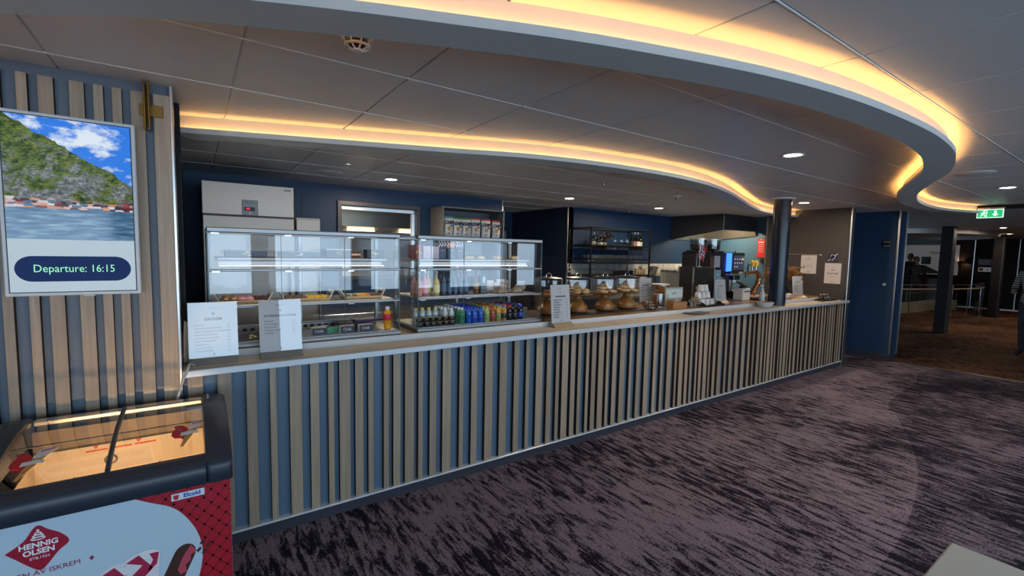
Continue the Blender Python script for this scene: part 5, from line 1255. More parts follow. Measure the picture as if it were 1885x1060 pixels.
for (x, d) in ((2.12,'before the white paper bags'),(2.275,'before the dark bags')):
    t = thing('sandwich_pack', 'clear wedge sandwich pack with black rim ' + d, 'sandwich', (x, 3.23, Zm2))
    b = MB(); b.prism([(-.06,.004),(.06,.004),(.045,.052),(-.005,.062)], -.035, .035, plane='XZ'); b.obj('shell', GLASS('pack_clear', tint=(.9,.92,.95), f0=.08), t)
    MB().prism([(-.045,.008),(.05,.008),(.036,.042),(-.0,.048)], -.028, .028, plane='XZ').obj('filling', M('sandwich_fill', (0.30,0.22,0.14), .6, noise=.5, nscale=30), t)
    MB().box(-.062, .062, -.037, .037, 0, .004, b=.001).obj('tray', BLACK, t)
# bottom tier: files of bottles
CLR = M('clear_water', (0.42,0.48,0.52), .08, spec=.7); WCAP = M('cap_white', (0.75,0.76,0.76), .4); YC = M('cap_yellow', (0.78,0.55,0.08), .35); BC = M('cap_blue', (0.01,0.05,0.55), .35); GC = M('cap_green', (0.22,0.42,0.03), .35); RC = M('cap_red', (0.60,0.02,0.02), .35); LBC = M('cap_light_blue', (0.15,0.32,0.6), .35); LGC = M('cap_olive', (0.32,0.33,0.04), .35)
GRB = M('green_bottle', (0.03,0.22,0.10), .1); BLB = M('blue_bottle', (0.01,0.10,0.45), .1); LIM = M('lime_drink', (0.38,0.40,0.12), .12); BRW = M('ice_tea', (0.30,0.08,0.03), .12); AMB = M('amber_drink', (0.55,0.28,0.05), .12); COLA = M('cola', (0.012,0.006,0.005), .08); DBL = M('blue_label', (0.01,0.06,0.40), .35, noise=.3, nscale=40); GRL = M('green_label', (0.22,0.32,0.10), .4, noise=.5, nscale=40); REL = M('red_label', (0.36,0.04,0.04), .4, noise=.4, nscale=40); BKL = M('black_label', (0.02,0.02,0.025), .35, noise=.4, nscale=60)
Zb = 1.0785
files = [(1.73,GRB,None,WCAP,'green mineral water bottle with white cap'),(1.788,BLB,None,BC,'blue water bottle with blue cap'),(1.843,BLB,DBL,BC,'blue water bottle with dark blue label'),(1.90,BLB,DBL,M('cap_navy', (0.01,0.03,0.25), .35),'blue water bottle with navy cap'),(1.958,LIM,GRL,GC,'green-capped lime drink bottle'),(2.014,BRW,REL,RC,'red-capped brown drink bottle'),(2.07,AMB,GRL,LGC,'olive-capped amber drink bottle'),(2.126,AMB,BKL,LBC,'light-blue-capped amber drink bottle'),(2.182,COLA,BKL,RC,'red-capped cola bottle'),(2.238,COLA,BKL,M('cap_black', (0.015,0.015,0.02), .4),'black-labelled cola bottle'),(2.295,COLA,DBL,BC,'blue-capped cola bottle')]
for x, m_, wr_, cp_, d in files:
    for r_ in range(6):
        soda(x, 3.185+r_*.058, Zb, .125, .025, '%s, %s from the glass front' % (d, ORD[r_]), m_, wr_, cp_, group=d+'s', split=.4)
for q in range(4):
    soda(1.385+q*.055, 3.29, Zb, .130, .025, 'yellow-capped clear bottle on the lower tier, %s from the left' % ORD[q], CLR, None, YC, group='yellow-capped bottles', split=.4)
for q in range(4):
    soda(1.612, 3.25+q*.055, Zb, .125, .025, 'white-capped clear bottle on the lower tier, %s from the glass' % ORD[q], CLR, M('label_plum', (0.25,0.16,0.22), .5), WCAP, group='white-capped bottles', split=.4)
for q in range(4):
    soda(1.67, 3.25+q*.055, Zb, .12, .025, 'plum-labelled bottle with white cap, %s from the glass' % ORD[q], CLR, M('label_plum', 0), WCAP, group='plum-labelled bottles', split=.4)
TINB = M('tin_black', (0.012,0.012,0.014), .25, noise=.2); TING = M('tin_gold', (0.45,0.33,0.14), .3, .7)
tinm = MB().lathe([(0,0),(.022,0),(.024,.003),(.024,.026),(.022,.029),(0,.029)], 16)
tin_b = tinm.mesh('tin_body', TINB); tin_l = MB().lathe([(.0225,.0285),(.0245,.029),(.0245,.031),(.018,.033),(0,.033)], 16).mesh('tin_lid', TING)
for c_ in range(6):
    for k_ in range(2):
        t = thing('snack_tin', 'small black tin with gold lid, %s from the left in the %s layer' % (ORD[c_], ('lower','upper')[k_]), 'tin', (1.375+c_*.053, 3.18+.012*k_, Zb+k_*.0335), 0, 'black tins by the glass')
        link('tin_body', tin_b, t); link('tin_lid', tin_l, t)
# stacked saucers behind the right pane
pm = MB().lathe([(0,0),(.04,0),(.075,.006),(.078,.009),(.04,.005),(0,.005)], 24).mesh('plate', M('plate_white', (0.55,0.56,0.54), .25))
for q in range(9):
    o = link('side_plate', pm, None, (2.385, 3.33, Zb+q*.0085)); tag(o, 'white plate, %s from the bottom of the stack in the drinks cabinet' % ORD[q], 'plate', 'stacked plates')
# ================================================================ THINGS ON THE COUNTER
ZL = 1.0127; ZW = 1.0502
def menu(x, y, z, w, h, label, title, left='', right='', base='grey', rz=0.0, tsize=.022, lsize=.0105, brand='HAVLY', rows=0, prices=True):
    t = thing('menu_sign', label, 'sign', (x, y, z), rz)
    bm = M('sign_base_grey', (0.22,0.21,0.20), .4, .2) if base == 'grey' else OAKX
    MB().prism([(-.05,0),(.035,0),(.022,.030),(-.012,.034),(-.03,.02)], -w/2, w/2, plane='YZ').obj('base', bm, t)
    tilt = math.radians(-6)
    pl = link('plate', None, t, (0,0,.030), (tilt,0,0)); bpy.data.objects.remove(pl)
    p = MB().box(-w/2, w/2, -.0015, .0015, 0, h, b=.0006).obj('paper_sheet', PAPER, t, (0,0,.026), (tilt,0,0))
    MB().box(-w/2-.002, w/2+.002, -.0050, -.0030, -.002, h+.002, b=.0006).obj('acrylic_front', PANE, p)
    yy = -.0019
    def tx(s_, size, m_, xx, zz, al='CENTER', bold=0.0, sx=1.0): return text(s_, size, m_, p, (xx, yy, zz), align=al, ext=.0002, bold=bold, sx=sx)
    def bar(x0, x1, zz, hh): MB().box(x0, x1, yy-.0003, yy+.0003, zz-hh/2, zz+hh/2).obj('text_line', INK, p)
    if brand: tx(brand, h*.036, GREYINK, 0, h*.90, sx=1.4)
    MB().lathe([(h*.012,-.0004),(h*.021,-.0004),(h*.021,.0004),(h*.012,.0004)], 16, (0,yy,h*.80), ax='Y').obj('round_emblem', INK, p)
    if title: tx(title, tsize, INK, 0, h*.70, bold=.0003, sx=1.15)
    else: bar(-w*.26, w*.26, h*.70, h*.028)
    if rows:
        rr = random.Random(rows*7)
        for i in range(rows):
            zz = h*.61-i*h*.5/rows; bar(-w*.38, -w*.38+w*rr.uniform(.22,.44), zz, h*.014); bar(-w*.38, -w*.38+w*rr.uniform(.3,.5), zz-h*.018, h*.005)
            if prices: bar(w*.30, w*.36, zz, h*.014)
    if left:
        ls = left.split('\n'); n_ = len(ls); dz = min(.058, .52/n_)*h
        for i, s_ in enumerate(ls):
            tx(s_, lsize, INK, -w*.38, h*.60-i*dz, 'LEFT', sx=1.1)
        if right:
            for i, s_ in enumerate(right.split('\n')): tx(s_, lsize, INK, w*.36, h*.60-i*dz, 'RIGHT')
    bar(-h*.02, h*.02, h*.055, h*.008); MB().prism([(-h*.012,h*.07),(h*.012,h*.07),(h*.006,h*.10),(-h*.006,h*.10)], yy-.0003, yy+.0003, plane='XZ').obj('foot_emblem', INK, p)
    return t
menu(.080, 2.955, ZL, .226, .305, 'ISKREM menu sign, leftmost on the counter ledge', 'ISKREM', 'KIP MINI\nCREAM CLASSIC SWEET\nFRISKIS JORDBÆR OG APPELSIN\nKRONEIS JORDBÆR\nKRONEIS SJOKOLADE\nMISS STRAWBERRY\nSANDWICH\nDAIM BALLTOP\nCREME MANDEL', '30,-\n40,-\n45,-\n45,-\n45,-\n35,-\n35,-\n35,-\n40,-')
menu(.410, 2.950, ZL, .222, .305, 'STORFJORD ISKREM menu sign, second from the left on the ledge', 'STORFJORD ISKREM', 'BRUNOST\nEKTE VANILJE\nSJOKOLADE\nTINDVED SORBET\nJORDBÆR', '65,-\n65,-\n65,-\n65,-\n65,-', tsize=.0165)
menu(2.62, 3.02, ZL, .215, .335, 'menu price sign in a wooden stand before the cake domes', '', base='wood', rows=8)
menu(4.525, 3.66, ZW, .235, .29, 'menu sign standing behind the last cake dome', '', base='wood', rows=4)
menu(5.535, 3.30, ZW, .235, .275, 'white menu sign in front of the coffee machine', '', base='wood', rows=7)
menu(7.63, 3.30, ZW, .33, .29, 'white menu sign right of the round column', '', base='wood', rows=6, prices=False)
# crumpled paper behind the first sign
b = MB()
for q in range(4):
    y0 = 3.00+q*.012; b.add([(-.058+.004*q,y0,1.02),(.0,y0+.03,1.02),(-.01,y0+.02,1.21-.02*q),(-.05,y0-.005,1.25-.03*q),(-.056+.003*q,y0+.004,1.15)], [(0,1,2,3,4)])
o = b.obj('paper_bundle', M('brown_paper', (0.55,0.45,0.33), .7)); tag(o, 'bundle of crumpled brown paper sheets behind the leftmost sign', 'paper')

# ---- cake stands with glass domes
STW = WOOD('stand_wood', '#704821', '#9a6832', 'Z', .5, .35, .2)
DOMEG = GLASS('dome_glass', tint=(.97,.98,.98), f0=.07)
def cake_stand(x, y, label, items):
    t = thing('cake_stand', label, 'cake stand', (x, y, ZW+.006))
    MB().lathe([(0,0),(.072,0),(.098,.014),(.105,.04),(.098,.065),(.072,.098),(.044,.130),(.035,.150),(.036,.160),(.048,.170),(.048,.175),(0,.175)], 28).obj('foot', STW, t)
    MB().lathe([(0,.175),(.13,.175),(.150,.182),(.153,.190),(.142,.191),(.138,.187),(0,.187)], 32).obj('plate', STW, t)
    g = thing('glass_dome', 'clear glass dome with dark lid on the ' + label, 'glass dome', (x, y, ZW+.006+.188))
    b = MB(); b.lathe([(.131,0),(.1335,0),(.1335,.150),(.131,.150)], 40); b.obj('glass_wall', DOMEG, g)
    MB().lathe([(.1335,.145),(.137,.150),(.128,.163),(.08,.172),(.02,.176),(0,.176)], 32).obj('lid', M('dome_lid', (0.035,0.030,0.030), .3, noise=.1), g)
    MB().tube(smooth_path([(-.034,0,.172),(-.030,0,.192),(-.012,0,.205),(.012,0,.205),(.030,0,.192),(.034,0,.172)], 4), .006, 8).obj('handle', CHROME, g)
    for k, (kd, dx, dy, dz, s) in enumerate(items): bakery(kd, x+dx, y+dy, ZW+.006+.1885+dz, s, '%s, %s in the dome of the %s' % ({'roll':'filled bread roll','swirl':'coiled cinnamon swirl','slab':'brown cake slab'}[kd], ORD[k], label))
def bakery(kd, x, y, z, s, label):
    if kd == 'roll':
        b = MB().ell((0,0,.012), (.045,.026,.012), 0, 14, 6).box(-.040,.040,-.024,.024,.018,.024,1,.002).ell((0,0,.034), (.046,.027,.015), 0, 14, 6); m = [M('roll_gold', (0.70,0.44,0.18), .5, noise=.3, nscale=20), M('roll_fill', (0.70,0.58,0.40), .5, noise=.4, nscale=40)]; nm = 'bread_roll'
    elif kd == 'swirl':
        b = MB(); b.tube([((.006+.0048*i*.55)*math.cos(i*.55), (.006+.0048*i*.55)*math.sin(i*.55), .016+.012*(1-i/22)) for i in range(22)], .015, 7, 0); m = [M('swirl_brown', (0.72,0.46,0.22), .5, noise=.3, nscale=30)]; nm = 'cinnamon_swirl'
    else:
        b = MB().box(-.05,.05,-.04,.04,0,.03,0,.006); m = [M('slab_brown', (0.30,0.10,0.03), .5, noise=.3, nscale=30)]; nm = 'cake_slab'
        for q in range(6): b.ell((random.uniform(-.04,.04), random.uniform(-.03,.03), .03), (.01,.01,.005), 0, 6, 4)
    o = b.obj(nm, m, None, (x, y, z), (0,0,random.uniform(-.6,.6))); o.scale = (s,)*3; tag(o, label, 'pastry')
cake_stand(2.80, 3.43, 'leftmost wooden cake stand', [('slab',-.045,-.02,0,.8),('slab',.045,.0,0,.8),('slab',0,.0,.026,.75)])
cake_stand(3.165, 3.41, 'second wooden cake stand', [('roll',-.055,-.05,0,1.1),('roll',.055,-.05,0,1.1),('roll',-.05,.035,0,1.1),('roll',.055,.035,0,1.1),('roll',-.03,-.01,.055,1.1)])
cake_stand(3.545, 3.41, 'third wooden cake stand', [('swirl',-.06,-.035,0,.8),('swirl',.06,-.035,0,.8),('swirl',0,.06,0,.8),('swirl',-.05,-.0,.036,.78),('swirl',.05,.01,.036,.78),('swirl',0,0,.072,.8)])
cake_stand(3.905, 3.43, 'rightmost wooden cake stand', [('swirl',-.06,-.03,0,.8),('swirl',.06,-.035,0,.8),('swirl',0,.06,0,.8),('swirl',-.05,-.01,.036,.78),('swirl',.05,.0,.036,.78),('swirl',0,.0,.072,.8)])
o = MB().box(2.62, 4.06, 3.24, 3.60, ZW, ZW+.0055, b=.002).obj('slate_mat', M('slate_dark', (0.03,0.028,0.030), .35)); tag(o, 'dark slate mat under the row of cake stands', 'mat')
t = thing('till_drawer', 'low brown wooden box behind the cake stands', 'box', (3.45, 3.80, ZW)); MB().box(-.45, .45, -.10, .10, 0, .17, b=.006).obj('box', WOOD('till_wood', '#4a3220', '#5f452e', 'X', .5), t); MB().box(-.4, .4, -.104, -.10, .02, .09, b=.002).obj('dark_front', BLACK, t)

# ---- small wares right of the domes
def glass_jar(x, y, z, r, h, label):
    o = MB().lathe([(0,0),(r*.92,0),(r,.005),(r*1.06,h),(r*1.02,h),(r*.95,.01),(0,.008)], 24).obj('glass_jar', DOMEG, None, (x, y, z)); return tag(o, label, 'glass jar')
glass_jar(4.275, 3.235, ZW, .062, .165, 'clear glass jar with striped reflections before the pastry jar')
glass_jar(4.13, 3.58, ZW, .056, .16, 'clear glass jar half hidden behind the rightmost cake stand')
t = thing('wire_basket', 'round black wire basket of wrapped sachets', 'basket', (4.09, 3.25, ZW)); b = MB()
for z_, r_ in ((.003,.05),(.04,.075),(.085,.088)): b.tube([(r_*math.cos(a), r_*math.sin(a), z_) for a in [i*math.pi/12 for i in range(24)]], .0025, 5, 0, True)
for q in range(14):
    a = q*math.pi/7; b.tube([(.05*math.cos(a), .05*math.sin(a), .003),(.075*math.cos(a), .075*math.sin(a), .04),(.088*math.cos(a), .088*math.sin(a), .085)], .002, 5)
b.obj('wire_frame', BLACKM, t)
for q in range(12):
    a = random.uniform(0, 6.28); rr = random.uniform(0,.045); col_ = [(0.6,0.6,0.58),(0.5,0.12,0.05),(0.05,0.05,0.06),(0.55,0.5,0.4)][q % 4]
    o = MB().box(-.028,.028,-.018,.018,-.003,.003,b=.0025).obj('sachet', M('sachet_%d' % (q % 4), col_, .4, noise=.4, nscale=60), None, (4.09+rr*math.cos(a), 3.25+rr*math.sin(a), ZW+.018+q*.0062), (random.uniform(-.15,.15), random.uniform(-.15,.15), random.uniform(0,3)))
    tag(o, '%s wrapped sachet in the black wire basket, %s from the bottom' % (('white','rust','black','cream')[q % 4], ORD[q]), 'sachet', 'sachets in the wire basket')
t = thing('cookie_jar', 'glass jar of golden biscuits with a wooden base', 'jar', (4.57, 3.50, ZW))
MB().lathe([(0,0),(.09,0),(.09,.13),(0,.13)], 20).obj('stand', STW, t); MB().lathe([(.082,.13),(.086,.13),(.086,.245),(.082,.245)], 28).obj('glass_wall', DOMEG, t); MB().lathe([(0,.245),(.105,.245),(.108,.255),(0,.262)], 28).obj('lid', M('lid_pale_steel', (0.7,0.66,0.56), .35), t)
b = MB()
for q in range(40): b.ell((random.uniform(-.055,.055), random.uniform(-.055,.055), .145+random.uniform(0,.085)), (.02,.018,.012), 0, 8, 5)
o = b.obj('biscuit_heap', M('biscuit_gold', (0.55,0.24,0.05), .6, noise=.4, nscale=30), t); o['kind'] = 'stuff'
t = thing('juice_sign', 'small framed green-edged sign on a wooden stand', 'sign', (4.62, 3.34, ZW+.0), 0)
MB().box(-.165, .165, -.004, .012, .08, .225, b=.003).obj('frame', OAKX, t); MB().box(-.152, .152, -.006, -.0041, .092, .214).obj('card', M('sign_card', (0.52,0.62,0.60), .5), t)
text('JUICE', .034, INK, t, (0,-.0068,.155), ext=.0003); b = MB()
for q in range(22):
    u = q/21; 
    for zz in (.100, .206): b.ell((-.145+.29*u, -.0062, zz+random.uniform(-.004,.004)), (.006,.0006,.004), 0, 6, 4)
b.obj('leaf_border', M('leaf_print', (0.06,0.14,0.07), .5), t); MB().box(-.15,.15,.0,.03,0,.08,b=.004).obj('stand', OAKX, t)
t = thing('wooden_box', 'open oak box of sugar sachets on the counter', 'box', (4.50, 3.215, ZW), math.radians(-12)); BXW = WOOD('box_wood', '#8a5a30', '#b5824c', 'X', .8)
for nm, q in (('base',(-.10,.10,-.06,.06,0,.008)),('front_board',(-.10,.10,-.06,-.052,.008,.078)),('rear_board',(-.10,.10,.052,.06,.008,.078)),('side_board',(-.10,-.092,-.052,.052,.008,.078)),('side_board',(.092,.10,-.052,.052,.008,.078))): MB().box(*q, b=.002).obj(nm, BXW, t)
for q in range(9):
    o = MB().box(-.03,.03,-.02,.02,-.003,.003,b=.002).obj('sugar_sachet', M('sug_%d' % (q % 3), [(0.65,0.62,0.6),(0.06,0.06,0.09),(0.42,0.18,0.14)][q % 3], .45, noise=.3, nscale=50), None, (4.45+.014*q+random.uniform(-.01,.01), 3.215+random.uniform(-.03,.03), ZW+.07+.004*(q % 4)), (random.uniform(-.2,.2), random.uniform(-.2,.2), random.uniform(0,3)))
    tag(o, '%s sugar sachet in the oak box, %s from the left' % (('white','navy','pink')[q % 3], ORD[q]), 'sachet', 'sugar sachets in the oak box')
t = thing('stirrer_glass', 'glass of wooden stirrers beside the oak box', 'glass', (4.80, 3.19, ZW)); MB().lathe([(0,0),(.045,0),(.052,.075),(.050,.075),(.043,.006),(0,.005)], 20).obj('glass_body', DOMEG, t)
for q in range(14):
    a = q*.45; o = MB().tube([(0,0,0),(random.uniform(.018,.03),0,.115)], .0032, 5).obj('wooden_stirrer', [BXW, M('stirrer_pale', (0.6,0.42,0.22), .6), M('stirrer_dark', (0.16,0.07,0.03), .6)][q % 3], None, (4.80+.016*math.cos(a), 3.19+.016*math.sin(a), ZW+.008), (0,0,a))
    tag(o, '%s wooden stirrer in the glass, %s counted round from the right' % (('tan','pale','dark')[q % 3], ORD[q]), 'stirrer', 'stirrers in the glass')
# cups stacked on their sides
t = thing('serving_tray', 'black serving tray with cut-out handle', 'tray', (5.13, 3.26, ZW), math.radians(4))
MB().box(-.20, .20, -.145, .145, 0, .006, b=.002).obj('tray_floor', BLACK, t)
for sy in (-.145, .139): MB().box(-.20, .20, sy, sy+.006, .006, .025, b=.002).obj('tray_rim', BLACK, t)
for sx in (-1, 1): 
    b = MB(); x_ = .20*sx
    b.prism([(-.145,.0),(.145,.0),(.085,.045),(.06,.045),(.05,.022),(-.05,.022),(-.06,.045),(-.085,.045)], x_-.004, x_+.004, plane='YZ').box(x_-.004, x_+.004, -.066, .066, .040, .047); b.obj('tray_handle', BLACK, t)
cupm = MB().lathe([(0,0),(.026,0),(.030,.004),(.042,.078),(.039,.078),(.028,.008),(0,.006)], 20).tube([(.036,0,.064),(.058,0,.062),(.058,0,.030),(.033,0,.024)], .0045, 6)
cup_mesh = cupm.mesh('coffee_cup', M('cup_white', (0.62,0.62,0.60), .25))
k_ = 0
for (x0, y, z, n_) in ((4.985,3.21,0,3),(4.985,3.325,0,3),(4.985,3.267,.083,3)):
    for q in range(n_):
        o = link('coffee_cup', cup_mesh, None, (x0+q*.092, y, ZW+.0065+z+.078), (math.pi, 0, (-1.6 if y < 3.22 else 1.6)+random.uniform(-.2,.2))); k_ += 1
        tag(o, 'white upturned coffee cup, %s from the left in the %s row' % (ORD[q], ('lower front','lower rear','upper')[(k_-1)//3]), 'cup', 'upturned white cups on the tray')
for q in range(2):
    o = link('coffee_cup', cup_mesh, None, (5.03+q*.092, 3.265, ZW+.0065+.166+.078), (math.pi, 0, 1.6)); tag(o, 'white upturned coffee cup, %s of the two topmost' % ('left','right')[q], 'cup', 'upturned white cups on the tray')
# brown leaflets on the ledge
LM = M('leaflet_brown', (0.10,0.055,0.04), .3, noise=.2)
for q, (dx, dy, r_, lab) in enumerate(((0,0,.25,'brown leaflet lying bottommost on the counter ledge'),(.05,.02,-.1,'brown leaflet lying between two others on the ledge'),(.10,-.015,.12,'brown leaflet lying topmost on the counter ledge'))):
    b = MB(); vs = []; fs = []
    for i in range(5):
        for j in range(3): vs.append((-.13+.065*i, -.07+.07*j, .0022*q + .006*math.sin(i*.9+q)**2))
    for i in range(4):
        for j in range(2): fs.append((i*3+j, i*3+j+1, (i+1)*3+j+1, (i+1)*3+j))
    n0 = len(vs); b.add(vs+[(v[0], v[1], v[2]+.0012) for v in vs], fs+[tuple(x+n0 for x in f_) for f_ in fs], 0, True)
    o = b.obj('leaflet', LM, None, (4.50+dx, 2.985+dy, ZL+.002), (0,0,r_)); tag(o, lab, 'leaflet')
# ---- coffee corner
t = thing('dark_counter_cabinet', 'dark glossy counter cabinet with metal corner strips', 'cabinet', (5.13, 3.45, ZW))
MB().box(0, .47, 0, .21, 0, .455, b=.006).obj('casing', M('dark_gloss', (0.02,0.018,0.017), .25, noise=.1), t)
MB().box(.02, .44, -.006, 0, .02, .44, b=.003).obj('front_door', M('dark_gloss2', (0.028,0.025,0.023), .18), t)
for x_ in (-.004, .455): MB().box(x_, x_+.014, -.008, .0, 0, .455, b=.002).obj('metal_strip', M('strip_bronze', (0.25,0.21,0.16), .35, .7), t)
MB().box(-.004, 0, .19, .21, 0, .455).obj('side_strip', STEEL, t)
t = thing('coffee_machine', 'black coffee machine with blue light strip and touch screen', 'coffee machine', (5.58, 3.70, ZW))
CMB = M('machine_black', (0.014,0.012,0.013), .25, noise=.1)
MB().box(0, .72, .0, .24, .30, .645, b=.012).obj('upper_body', CMB, t)
MB().box(0, .62, .10, .24, 0, .30, b=.008).obj('lower_body', M('machine_panel', (0.03,0.028,0.028), .3), t)
MB().prism([(.715,.38),(.80,.39),(.80,.645),(.735,.645)], -.03, .05, plane='XZ').obj('light_strip', EMIT('blue_led', (0.02,0.10,1.0), 4.0), t)
sc_ = MB().box(.82, 1.16, -.02, .10, .34, .655, b=.01).obj('screen_unit', BLACK, t)
MB().box(.86, 1.13, -.024, -.02, .40, .61).obj('touch_screen', M('touch_dark', (0.03,0.035,0.06), .15, emit=(.03,.035,.06), es=.6), sc_)
b = MB()
for i in range(4):
    for j in range(3): 
        if j == 0 and i > 1: continue
        b.box(.885+i*.062, .905+i*.062, -.0255, -.024, .44+j*.055, .455+j*.055)
b.obj('drink_icons', EMIT('icon_white', (0.8,0.75,0.8), .7), sc_)
MB().box(1.06, 1.13, -.027, -.024, .54, .575, b=.002).obj('sticker', M('sticker_gold', (0.7,0.55,0.4), .4), sc_)
MB().cyl(.012, .655, .675, (1.0,.04,0), 10).obj('knob', BLACK, sc_)
for x_ in (1.02, 1.06, 1.10): MB().box(x_-.006, x_+.006, -.03, -.02, .345, .375, b=.002).obj('button', WHITE_P, sc_)
MB().box(.80, .88, -.02, .10, .10, .34, b=.008).obj('spout_column', M('machine_steel', (0.35,0.34,0.33), .3, .8), t)
MB().box(.76, .92, -.10, -.02, .26, .33, b=.01).obj('spout', CMB, t); MB().cyl(.012, .22, .26, (.80,-.06,0), 10).cyl(.012, .22, .26, (.86,-.06,0), 10).obj('nozzle', CHROME, t)
MB().box(.72, 1.10, -.14, .12, .06, .10, b=.008).obj('drip_tray', CMB, t); MB().box(.76, 1.02, -.10, .10, 0, .06, b=.006).obj('machine_foot', CMB, t)
MB().box(.40, .54, -.006, 0, .44, .60).obj('poster', M('poster_coffee', (0.22,0.27,0.33), .4, noise=.5, nscale=20), t); MB().box(.30, .39, -.006, 0, .45, .59).obj('poster_dark', M('poster_brown', (0.06,0.035,0.03), .4, noise=.6, nscale=20), t)
for q, (x_, m_) in enumerate(((.08,1),(.40,2))):
    hb_ = MB().lathe([(.06,.65),(.11,.68),(.115,.70),(.115,.82),(.11,.82),(.108,.70)], 24, (x_+.12,.12,0)).obj('bean_hopper', GLASS('hopper_glass', tint=(.8,.78,.76), f0=.08), t)
    MB().lathe([(0,.66),(.10,.69),(.104,.755),(0,.765)], 20, (x_+.12,.12,0)).obj('coffee_beans', M('beans', (0.05,0.018,0.01), .5, noise=.6, nscale=80, bump=1), hb_)
    MB().lathe([(0,.82),(.117,.82),(.117,.835),(0,.84)], 24, (x_+.12,.12,0)).obj('hopper_lid', M('lid_steel', (0.6,0.58,0.55), .3, .7), hb_)
    MB().box(x_+.0, x_+.24, .0, .24, .645, .67, b=.006).obj('hopper_base', BLACK, hb_)
t = thing('card_display', 'blue card box standing before the coffee machine', 'box', (5.90, 3.62, ZW)); MB().box(-.10, .10, -.02, .03, 0, .405, b=.003).obj('box', M('card_blue', (0.12,0.24,0.34), .45), t); MB().ell((.02,-.0205,.34), (.018,.001,.010), seg=10, rings=6).obj('logo', PAPER, t)
# flag
t = thing('table_flag', 'small red flag with white-edged blue cross on a white pole', 'flag', (5.335, 3.50, ZW+.4555))
MB().tube([(0,0,.006),(0,0,.375)], .004, 8).obj('pole', WHITE_P, t); MB().lathe([(0,0),(.03,0),(.03,.005),(.006,.010),(0,.010)], 16).obj('foot', WHITE_P, t); MB().ell((0,0,.378), (.006,.006,.006), seg=8, rings=6).obj('finial', M('finial_gold', (0.6,0.45,0.1), .3, .8), t)
def flag_part(u0, u1, v0, v1, off, nm, m_):
    vs = []; fs = []; n_ = 8
    for i in range(n_+1):
        u = u0+(u1-u0)*i/n_
        for v in (v0, v1):
            x_ = u*.135; z_ = .315 - .95*x_*.75 - v*.17 + .0; y_ = .010*math.sin(u*7) - off
            vs.append((x_ + v*-.045, y_, z_))
    for i in range(n_): fs.append((2*i, 2*i+1, 2*i+3, 2*i+2))
    n0 = len(vs); b = MB(); b.add(vs+[(v[0], v[1]+.0008, v[2]) for v in vs], fs+[tuple(x+n0 for x in f_) for f_ in fs], 0, True); b.obj(nm, m_, t)
FLR = M('flag_red', (0.42,0.01,0.035), .7); FLW = M('flag_white', (0.75,0.75,0.76), .7); FLB = M('flag_blue', (0.01,0.02,0.09), .7)
flag_part(0,1,0,1,0,'red_cloth',FLR); flag_part(0,1,.375,.625,.0012,'white_stripe',FLW); flag_part(.28,.46,0,1,.0012,'white_upright',FLW); flag_part(0,1,.44,.56,.0024,'blue_stripe',FLB); flag_part(.325,.415,0,1,.0024,'blue_upright',FLB)
# payment terminal on a white printer
t = thing('receipt_printer', 'white receipt printer beside the coffee machine', 'printer', (6.17, 3.36, ZW)); MB().box(-.09, .09, -.05, .10, 0, .17, b=.012).obj('case', M('printer_white', (0.58,0.56,0.53), .45), t); MB().box(-.07, .07, -.052, -.05, .12, .135).obj('paper_slot', BLACK, t)
t = thing('card_terminal', 'black card terminal tilted on top of the printer', 'card terminal', (6.15, 3.37, ZW+.1705)); MB().box(-.03,.03,-.03,.03,0,.03,b=.004).obj('stand', BLACK, t)
o = MB().box(-.05,.05,-.07,.07,0,.022,b=.006).obj('terminal_body', BLACK, t, (0,0,.04), (.5,0,.2)); MB().box(-.035,.035,.0,.055,.022,.024).obj('terminal_screen', M('term_screen', (0.08,0.09,0.1), .15), o)
# beer tap
t = thing('beer_tap', 'curved brass beer tap with two round yellow badges', 'beer tap', (6.60, 3.46, ZW)); BRS = M('tap_brass', (0.45,0.24,0.10), .22, 1.0)
MB().tube(smooth_path([(-.01,0,.055),(.02,0,.10),(.10,0,.18),(.145,0,.26),(.13,0,.33),(.06,0,.375),(-.03,0,.38),(-.13,0,.37),(-.22,0,.362)], 5), [.038]*10+[.036]*10+[.032]*10+[.024]*10+[.018], 14).obj('tap_arm', BRS, t)
MB().lathe([(0,0),(.07,0),(.07,.012),(.05,.02),(0,.02)], 24).obj('foot', BRS, t)
MB().tube([(-.21,0,.365),(-.25,-.02,.345),(-.27,-.03,.315)], [.014,.012,.010], 8).obj('spout', M('tap_dark', (0.04,0.03,0.025), .3, .6), t)
MB().tube([(-.17,0,.37),(-.17,0,.47),(-.13,0,.49)], .010, 8).obj('tap_lever', BLACK, t); MB().ell((-.125,0,.493), (.014,.014,.014), seg=10, rings=6).obj('lever_knob', CHROME, t)
YB = M('badge_yellow', (0.65,0.55,0.06), .35, noise=.2)
for x_ in (-.045, .055):
    b_ = MB().tube([(x_,0,.38),(x_,0,.46)], .006, 8).obj('badge_stem', CHROME, t)
    MB().lathe([(0,-.016),(.044,-.014),(.050,0),(.044,.014),(0,.016)], 20, (x_,0,.50), ax='Y').obj('badge', YB, b_); MB().box(x_-.045, x_+.045, -.018, -.0155, .49, .51).obj('badge_band', M('badge_red', (0.65,0.1,0.05), .4), b_)
    MB().box(x_-.03, x_+.03, -.0195, -.018, .496, .504).obj('badge_text', PAPER, b_)
t = thing('drip_tray', 'low black drip tray beneath the beer tap', 'tray', (6.60, 3.30, ZW)); MB().box(-.28, .28, -.07, .07, 0, .03, b=.006).obj('tray', BLACK, t); MB().box(-.26, .26, -.055, .055, .03, .034, b=.001).obj('grid', BLACKM, t)
